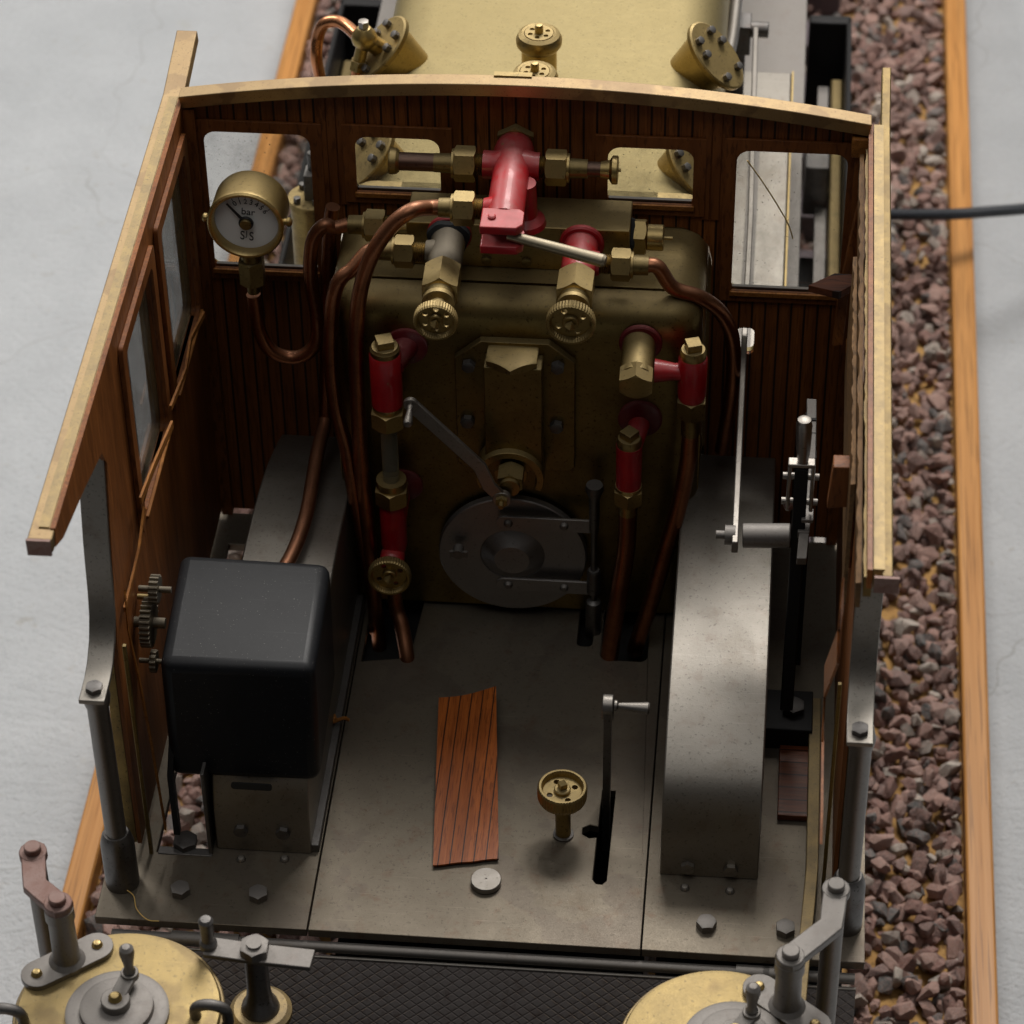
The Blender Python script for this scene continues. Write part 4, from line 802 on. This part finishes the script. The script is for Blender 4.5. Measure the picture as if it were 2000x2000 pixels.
put('gear_screw', MB().cyl(g1+V((-.03, 0, 0)), g1+V((-.075, 0, 0)), .014).cyl(g1+V((-.02, .06, .06)), g1+V((-.06, .06, .06)), .01), 'brass_dusty', bxo)
put('box_bracket', MB().box((-1.135, .30, -.02), (-.945, .335, .004)).box((-.958, .31, .0), (-.945, .60, .40)), 'steel_dark', L, .003); put('bolt', bolt((-1.045, .35, .0), (0, 0, 1), .038, .03), 'steel_dark', L)
put('drive_rod', MB().sweep([pt(335, 1570, 'x', -1.06), pt(322, 1460, 'x', -1.07), pt(330, 1300, 'x', -1.05)], (1, 0, 0), .02, .03), 'black', L)
put('drive_clamp', MB().box((-1.03, .5, .22), (-.955, .58, .28)).box((-.985, .50, .16), (-.965, .56, .34)), 'brass_dark', L, .003)
put('drain_slot', MB().plate(rrect(-.86, .315, -.72, .345, .012), [], XZ, .332, .338), 'ink', L)
# reversing lever, right
yl = 1.0; P_ = lambda px, py, y=yl: pt(px, py, 'y', y)
Rv = empty('reversing_lever', (1.02, 1.0, 0), label='upright dark steel reversing lever with bright catch handle beside the right wall'); Rv.parent = L; Rv.location = V((1.02, 1.0, 0))-WO[L.name]
lv = [P_(1484, 1335), P_(1490, 1240), P_(1500, 1100), P_(1508, 960), P_(1513, 880)]
put('lever_bar', MB().sweep(lv, (1, 0, 0), .045, .035), 'black', Rv, .004)
ht = P_(1518, 788); hbm = P_(1515, 870); put('hand_grip', MB().lathe([(.018, 0), (.024, .06), (.027, (ht-hbm).length-.03), (.022, (ht-hbm).length-.008), (0, (ht-hbm).length)], hbm, ht-hbm, 24), 'steel_bright', Rv)
cx = P_(1512, 890); put('catch_fork', MB().box(cx+V((-.045, -.02, -.16)), cx+V((-.032, .02, .04))).box(cx+V((.032, -.02, -.16)), cx+V((.045, .02, .04))).box(cx+V((-.045, -.02, .03)), cx+V((.045, .02, .045))), 'steel_bright', Rv, .004)
for dz in (-.02, -.13): put('pin', MB().cyl(cx+V((-.06, 0, dz)), cx+V((.06, 0, dz)), .012), 'steel_bright', Rv)
put('knob', MB().lathe([(0, -.022), (.016, -.014), (.022, 0), (.016, .014), (0, .022)], P_(1489, 952), (1, 0, 0), 20), 'rusty', Rv)
put('catch_latch', MB().box(cx+V((.01, -.03, -.20)), cx+V((.05, .03, -.185))), 'steel_grey', Rv, .003); put('catch_foot', MB().box(cx+V((.0, -.03, -.27)), cx+V((.04, .0, -.24))), 'steel_grey', Rv, .003)
qd = MB(); 
for i in range(14):
    a = R_(100-i*4.2); cc = V((1.065, .95+1.05*math.cos(a)*-1*-1, .02+1.02*math.sin(a))); tt = V((0, math.sin(a), -math.cos(a)))
    mm = axm(cc, V((0, math.cos(a), math.sin(a)))); qd.box((-.02, -.026, -.02), (.02, .026, .02+(.012 if i % 2 else 0)), mm)
qd2 = MB(); q_ = pt(1530, 757, 'x', 1.06)
put('toothed_quadrant', MB().sweep([P_(1531, 757, 1.5), P_(1531, 800, 1.42), P_(1529, 880, 1.25), P_(1525, 940, 1.12), P_(1518, 1000, 1.0), P_(1512, 1060, .88)], (1, 0, 0), .034, .04), 'steel_grey', Rv, .003)
for t in (790, 815, 840, 862): q = P_(1530, t, 1.5-(t-757)*.002); put('notch', MB().box(q+V((-.018, -.02, -.006)), q+V((.018, .02, .012))), 'black', Rv)
put('quadrant_stay', MB().box((1.03, 1.40, 0), (1.06, 1.44, 1.05)), 'black', Rv)
sp0 = V((.955, 1.0, .985)); put('spacer_tube', MB().cyl((.825, 1.0, .985), (.985, 1.0, .995), .042, ch=.003).cyl((.80, 1, .984), (.765, 1, .984), .034).cyl((.765, 1, .984), (.735, 1, .984), .015), 'steel_grey', Rv)
bb = pt(1497, 1332, 'z', .12); put('stretcher_block', MB().box((bb.x-.10, bb.y-.10, 0), (bb.x+.07, bb.y+.10, .10)), 'black', L, .004); put('bolt', bolt((bb.x, bb.y, .10), (0, 0, 1), .037, .03), 'steel_dark', L)
# floor controls
kb = pt(1063, 1575, 'z', 0); kw = pt(1061, 1491, 'z', .215)
Kn = empty('blowdown_wheel', kb, label='brass handwheel on short stem rising from the cab floor'); Kn.parent = L; Kn.location = kb-WO[L.name]
kd = (kw-kb).normalized(); put('stem', MB().cyl(kb, kw, .027), 'brass_dusty', Kn); handwheel(kw, V((.03, .02, 1)).normalized(), .085, Kn, 'brass_dusty', thick=2.0, holes=4)
put('stem_collar', MB().lathe([(.036, 0), (.036, .008), (.03, .01)], (kb.x, kb.y, .0), (0, 0, 1), 24), 'steel_dark', Kn)
lx = .397; ly = .66; t_ = pt(1150, 1325, 'y', ly)
Hl = empty('damper_lever', (lx, ly, 0), label='flat steel lever in the floor slot with a turned side handle'); Hl.parent = L; Hl.location = V((lx, ly, 0))-WO[L.name]
put('lever_bar', MB().plate([(ly-.05, -.2), (ly+.02, -.2), (ly+.015, t_.z), (ly-.02, t_.z)], [], YZ, lx-.013, lx+.013), 'steel_dark', Hl, .003)
put('lever_head', MB().cyl((lx-.018, ly-.003, t_.z-.01), (lx+.018, ly-.003, t_.z-.01), .036).box((lx-.02, ly-.02, t_.z-.07), (lx+.02, ly+.015, t_.z-.01)), 'steel_bright', Hl, .003)
put('turned_handle', MB().lathe([(.011, 0), (.019, .004), (.019, .012), (.010, .018), (.012, .03), (.020, .105), (.022, .118), (.018, .124), (0, .126)], (lx+.018, ly-.003, t_.z-.01), (1, 0, -.05), 22), 'steel_bright', Hl)
# fall plate and hinge at the back of the floor
put('hinge_rod', MB().cyl((-1.24, -.022, -.058), (1.27, -.022, -.058), .019, n=20), 'steel_grey', L)
for x in (-.98, -.86, .93, 1.02): put('hinge_knuckle', MB().cyl((x-.055, -.022, -.058), (x+.055, -.022, -.058), .026, n=20), 'steel_grey', L)
put('fall_plate', MB().add([(-1.28, -.055, -.085), (1.275, -.055, -.085), (1.275, -.165, -.30), (-1.28, -.165, -.30), (-1.28, -.035, -.095), (1.275, -.035, -.095), (1.275, -.145, -.31), (-1.28, -.145, -.31)], [(0, 1, 2, 3), (7, 6, 5, 4), (0, 4, 5, 1), (1, 5, 6, 2), (2, 6, 7, 3), (3, 7, 4, 0)]), 'tread', L, 0, 'dark diamond tread fall plate hinged to the cab floor')
put('plate_edging', MB().cyl((-1.28, -.047, -.08), (1.275, -.047, -.08), .006, n=10), 'steel_bright', L)

# ------------------------------------------------------------------ tender parts in the foreground
Tn = empty('tender', (0, -1.0, Zb+.33), label='front of the tender with two brass lidded drums and steel brake levers', category='tender')
put('tender_body', MB().box((-1.25, -2.8, -1.3), (1.25, -.62, -.30)).box((-1.2, -.62, -.9), (1.2, -.36, -.40)), 'black', Tn, .01)
ZD = .5
def drum(cx, cy, r, lab, mat):
    c = V((cx, cy, ZD)); d = put('drum', MB().lathe([(r, -.8), (r, -.012), (r-.006, -.003), (r-.02, 0)], c, (0, 0, 1), 96), mat, Tn, label=lab)
    put('lid_rim', MB().lathe([(r+.008, -.05), (r+.010, -.045), (r+.010, -.022), (r+.006, -.018), (r+.001, -.018)], c, (0, 0, 1), 96), 'brass_worn', d); return d, c
p1 = pt(224, 1975/S_, 'z', ZD); p1 = pt(223, 1906, 'z', ZD); d1, c1_ = drum(p1.x, p1.y, .318, 'brass drum with stained lid and steel crank', 'lid')
p2 = pt(1360, 1974, 'z', ZD); d2, c2_ = drum(p2.x, p2.y, .305, 'brass drum with clean yellow lid', 'lid')
def arm_set(dr, b0, t0, b1, t1, rusty, mid):
    """b0/t0: pixel of post foot (on lid) and of its top; t1: outer post top"""
    foot = pt(*b0, 'z', ZD); zt2 = None
    def zv(x, y, py): return zat(py, x, y)
    z_ = zv(foot.x, foot.y, t0[1]); mt = 'rusty' if rusty else 'steel_grey'
    o = put('brake_post', MB().lathe([(.058, 0), (.058, .02), (.045, .035), (.042, .06), (.040, z_-ZD-.05), (.046, z_-ZD-.045), (.046, z_-ZD)], foot, (0, 0, 1), 30), 'steel_grey', Tn)
    A = V((foot.x, foot.y, z_+.01)); B = pt(*t1, 'z', z_+.01); Mi = pt(*mid, 'z', z_+.01)
    put('link_arm', MB().sweep([A+(A-Mi).normalized()*.03, A*.75+Mi*.25, A*.4+Mi*.6, Mi, Mi*.6+B*.4, B*.8+Mi*.2, B+(B-Mi).normalized()*.03], (0, 0, 1), .03, .075).cyl(A-V((0, 0, .015)), A+V((0, 0, .016)), .044).cyl(B-V((0, 0, .015)), B+V((0, 0, .016)), .044), mt, Tn, .004, angle=60)
    for q in (A, B): put('bolt', MB().cyl(q+V((0, 0, .015)), q+V((0, 0, .04)), .027, ch=.003), 'rusty' if rusty else 'steel_grey', Tn)
    put('outer_post', MB().cyl((B.x, B.y, z_-.01), (B.x, B.y, -1.2), .034), 'steel_grey', Tn)
    return foot
ft = arm_set(d1, (128, 1818), (104, 1712), None, (63, 1612), True, (66, 1672))
ft2 = arm_set(d2, (1484, 1905), (1486, 1812), None, (1577, 1682), False, (1568, 1748))
def oval(c, a, b, ang, mat='steel_grey'):
    m0 = Matrix.Translation(c) @ Matrix.Rotation(ang, 4, 'Z'); pts = []
    for i in range(13): t = R_(-90+180*i/12); pts.append((a-b+b*math.cos(t), b*math.sin(t)))
    for i in range(13): t = R_(90+180*i/12); pts.append((-a+b+b*math.cos(t), b*math.sin(t)))
    o = put('oval_flange', MB().plate(pts, [], lambda x, y, t: m0 @ V((x, y, t)), 0, .02), mat, Tn, .003)
    for s in (-1, 1): put('screw', rivet(m0 @ V((s*(a-b*.9), 0, .02)), (0, 0, 1), .018), 'brass', o)
oval(ft, .155, .055, R_(38)); oval(ft2, .16, .055, R_(-38))
def crank(c, px_top, scale=1.0, knob=True, dial=True):
    c = V(c); 
    if dial: put('filler_boss', MB().lathe([(.16, 0), (.16, .02), (.15, .026), (.115, .026), (.112, .045), (.10, .05), (0, .05)], c, (0, 0, 1), 60), 'steel_grey', Tn)
    e_ = pt(*px_top, 'z', c.z+.09); put('crank_arm', MB().sweep([c+V((0, 0, .065)), (c+V((0, 0, .065)))*.5+e_*.5, e_], (0, 0, 1) if False else (e_-c).cross(V((0, 0, 1))), .05, .018).cyl(c+V((0, 0, .045)), c+V((0, 0, .08)), .045).cyl(e_-V((0, 0, .012)), e_+V((0, 0, .012)), .028), 'steel_grey', Tn, .003, angle=50)
    put('screw', rivet(c+V((0, 0, .08)), (0, 0, 1), .022), 'brass', Tn)
    put('crank_handle', MB().lathe([(.013, 0), (.02, .008), (.014, .02), (.017, .05), (.024, .09), (.022, .11), (.012, .12), (0, .122)], e_+V((0, 0, .01)), (0, 0, 1), 22), 'steel_grey', Tn)
crank(pt(222, 1915, 'z', ZD), (245, 1838))
p_ = pt(1385, 1975, 'z', ZD); crank(p_, (1418, 1912))
for px, py in ((15, 1925), (400, 1918)):
    c = pt(px, py, 'z', ZD); put('lid_handle', MB().tube([c+V((-.05, 0, -.02)), c+V((-.045, -.01, .05)), c+V((0, -.015, .075)), c+V((.045, -.01, .05)), c+V((.05, 0, -.02))], .018), 'steel_dark', Tn)
# middle column and lever
cb = pt(492, 1905, 'z', .25); zc2 = zat(1800, cb.x, cb.y)
Cl = empty('brake_column', cb, label='steel column with hexagon nut and flat cross lever'); Cl.parent = Tn; Cl.location = cb-WO[Tn.name]
put('column', MB().lathe([(.065, -.5), (.065, 0), (.058, .03), (.045, .05), (.038, .10), (.036, zc2-.25)], cb, (0, 0, 1), 30), 'steel_dark', Cl); put('column_base', MB().lathe([(.10, -.02), (.10, 0), (.085, .012)], cb, (0, 0, 1), 40), 'brass_worn', Cl)
t0_ = V((cb.x, cb.y, zc2)); le = pt(388, 1787, 'z', zc2); re_ = pt(590, 1812, 'z', zc2)
put('cross_lever', MB().sweep([le, le*.5+t0_*.5, t0_, re_], (re_-le).cross(V((0, 0, 1))), .075, .018), 'steel_grey', Cl, .003)
put('lever_nut', MB().hexn(t0_+V((0, 0, .008)), t0_+V((0, 0, .045)), .042).cyl(t0_+V((0, 0, .045)), t0_+V((0, 0, .055)), .024), 'steel_grey', Cl)
put('lever_grip', MB().lathe([(.028, 0), (.028, .02), (.02, .03), (.022, .09), (.024, .12), (.016, .13), (0, .132)], le+V((.01, 0, .005)), (0, 0, 1), 24), 'steel_dark', Cl)

# ------------------------------------------------------------------ loose things
def thing(name, mb_, mat, label, cat, bevel=0, **k): return put(name, mb_, mat, None, bevel, label, category=cat, **k)
# veneer strip lying on the floor, far end curling up
A, B, C_, D = pt(828, 1322, 'z', .03), pt(936, 1300, 'z', .06), pt(817, 1635, 'z', .01), pt(941, 1622, 'z', .01)
m_ = MB(); nu, nv = 8, 16
for side in (0, 1):
    for j in range(nv+1):
        for i in range(nu+1):
            u, v = i/nu, j/nv; p = (C_*(1-u)+D*u)*(1-v)+(A*(1-u)+B*u)*v
            p = p+V((0, 0, .012*math.sin(PI*u)*-1*v+.008*v*v+.006*math.sin(PI*v)-.007*side+.007)); p.y += .0015*math.sin(37*u)*(v == 0)+.001*math.sin(43*u+1)*(v == 1); m_.v.append(p)
n1 = (nu+1)*(nv+1)
for j in range(nv):
    for i in range(nu):
        a = j*(nu+1)+i; m_.f.append([a, a+1, a+nu+2, a+nu+1]); m_.f.append([n1+a, n1+a+nu+1, n1+a+nu+2, n1+a+1])
bd_ = [i for i in range(nu+1)]+[(j+1)*(nu+1)+nu for j in range(nv)]+[nv*(nu+1)+i for i in range(nu-1, -1, -1)]+[j*(nu+1) for j in range(nv-1, 0, -1)]
for a, b in zip(bd_, bd_[1:]+bd_[:1]): m_.f.append([a, n1+a, n1+b, b])
thing('veneer_strip', m_, 'wood_strip', 'loose orange brown strip of ribbed wood veneer lying on the cab floor', 'wood strip', angle=60)
dp = pt(917, 1660, 'z', .02); thing('steel_disc', MB().lathe([(.048, 0), (.052, .003), (.052, .02), (.050, .023), (.004, .0235), (.003, .021), (0, .021)], (dp.x, dp.y, .002), (0, 0, 1), 64), 'steel_bright', 'small loose turned steel disc touching the end of the veneer strip', 'metal disc')
a, b = pt(1471, 1405, 'z', .03), pt(1545, 1542, 'z', .03); thing('wood_offcut', MB().box((a.x, b.y, .004), (b.x, a.y, .03)), 'wood_chip', 'small dark red wood offcut on the floor between right splasher and brass strip', 'wood piece', .003)
s0, s1, s2 = pt(1508, 1900, 'z', .05), pt(1532, 1640, 'z', .055), pt(1538, 1322, 'z', .07)
thing('brass_strip', MB().sweep([s0, s0*.5+s1*.5, s1, s1*.5+s2*.5+V((0, 0, .01)), s2], (1, 0, 0), .042, .03), 'brass_worn', 'long loose brass edging strip leaning along the right side and overhanging the floor edge', 'brass strip', .003)
q = [pt(1525, 538, 'y', 1.85), pt(1575, 515, 'y', 1.90), pt(1640, 520, 'y', 1.88), pt(1583, 552, 'y', 1.83)]
m_ = MB(); m_.add(q+[p+V((0, .0, -.03)) for p in q], [(0, 1, 2, 3), (7, 6, 5, 4), (0, 4, 5, 1), (1, 5, 6, 2), (2, 6, 7, 3), (3, 7, 4, 0)])
thing('wood_shard', m_, 'wood_chip', 'broken wood shard wedged across the lower corner of the right front window', 'wood piece', .002)
q = [pt(1592, 300, 'y', 2.0), pt(1622, 300, 'y', 2.0), pt(1590, 640, 'y', 1.7), pt(1578, 600, 'y', 1.72)]
thing('wood_splinter', MB().sweep([pt(1640, 330, 'y', 2.03), pt(1612, 450, 'y', 1.98), pt(1590, 560, 'y', 1.93), pt(1580, 650, 'y', 1.88)], (1, .3, 0), .035, .02), 'wood_trim', 'long wood splinter hanging down inside the right front corner', 'wood piece', .002)
yb = .55; a = pt(1570, 880, 'y', yb); b = pt(1640, 960, 'y', yb)
m_ = MB(); tl, tr_, br, bl = pt(1572, 882, 'y', yb), pt(1638, 884, 'y', yb), pt(1630, 955, 'y', yb), pt(1560, 960, 'y', yb)
m_.add([tl, tr_, br, bl, tl+V((.0, .05, .01)), tr_+V((0, .05, .01)), br+V((0, .05, 0)), bl+V((0, .05, 0))], [(0, 1, 2, 3), (7, 6, 5, 4), (0, 4, 5, 1), (1, 5, 6, 2), (2, 6, 7, 3), (3, 7, 4, 0)])
thing('wood_block', m_, 'wood_trim', 'small square wood block sticking inward from the right wall top near its back end', 'wood piece', .003)
cz = -1.62; cp = [pt(1560, 405, 'z', cz-.1), pt(1640, 404, 'z', cz), pt(1720, 405, 'z', cz+.02), pt(1800, 404, 'z', cz+.03), pt(1870, 399, 'z', cz-.02), pt(1935, 394, 'z', cz-.1), pt(2060, 380, 'z', cz-.3)]
thing('power_cable', MB().tube(cp, .030), 'cable', 'dark braided cable crossing the ballast and the right oak edge', 'cable')
hp = [pt(1410, 303, 'y', 2.15), pt(1440, 345, 'y', 2.15), pt(1470, 392, 'y', 2.15), pt(1488, 425, 'y', 2.15), pt(1496, 450, 'y', 2.15)]
thing('straw_fibre', MB().tube(hp, .0026, n=6), 'straw', 'thin straw coloured fibre stuck across the right front window', 'fibre')
tw = pt(632, 1357, 'z', .05); thing('string_tuft', MB().tube([tw+V((-.02, .03, .0)), tw+V((.0, .0, .01)), tw+V((-.015, -.02, .0)), tw+V((.03, -.005, .012)), tw+V((.05, .0, .0))], .007, n=6).tube([tw+V((-.015, .02, .0)), tw+V((.012, -.012, .012)), tw+V((.04, .012, .0))], .005, n=6), 'wood_edge', 'small frayed tuft of brown string beside the left splasher', 'string')

fib = [pt(222, 1652, 'z', .05), pt(235, 1675, 'z', .02), pt(252, 1690, 'z', .012), pt(258, 1715, 'z', .008), pt(278, 1735, 'z', .01), pt(300, 1738, 'z', .006)]
thing('hair_fibre', MB().tube(fib, .0018, n=5), 'straw', 'thin pale fibre lying on the floor plate by the left post socket', 'fibre')
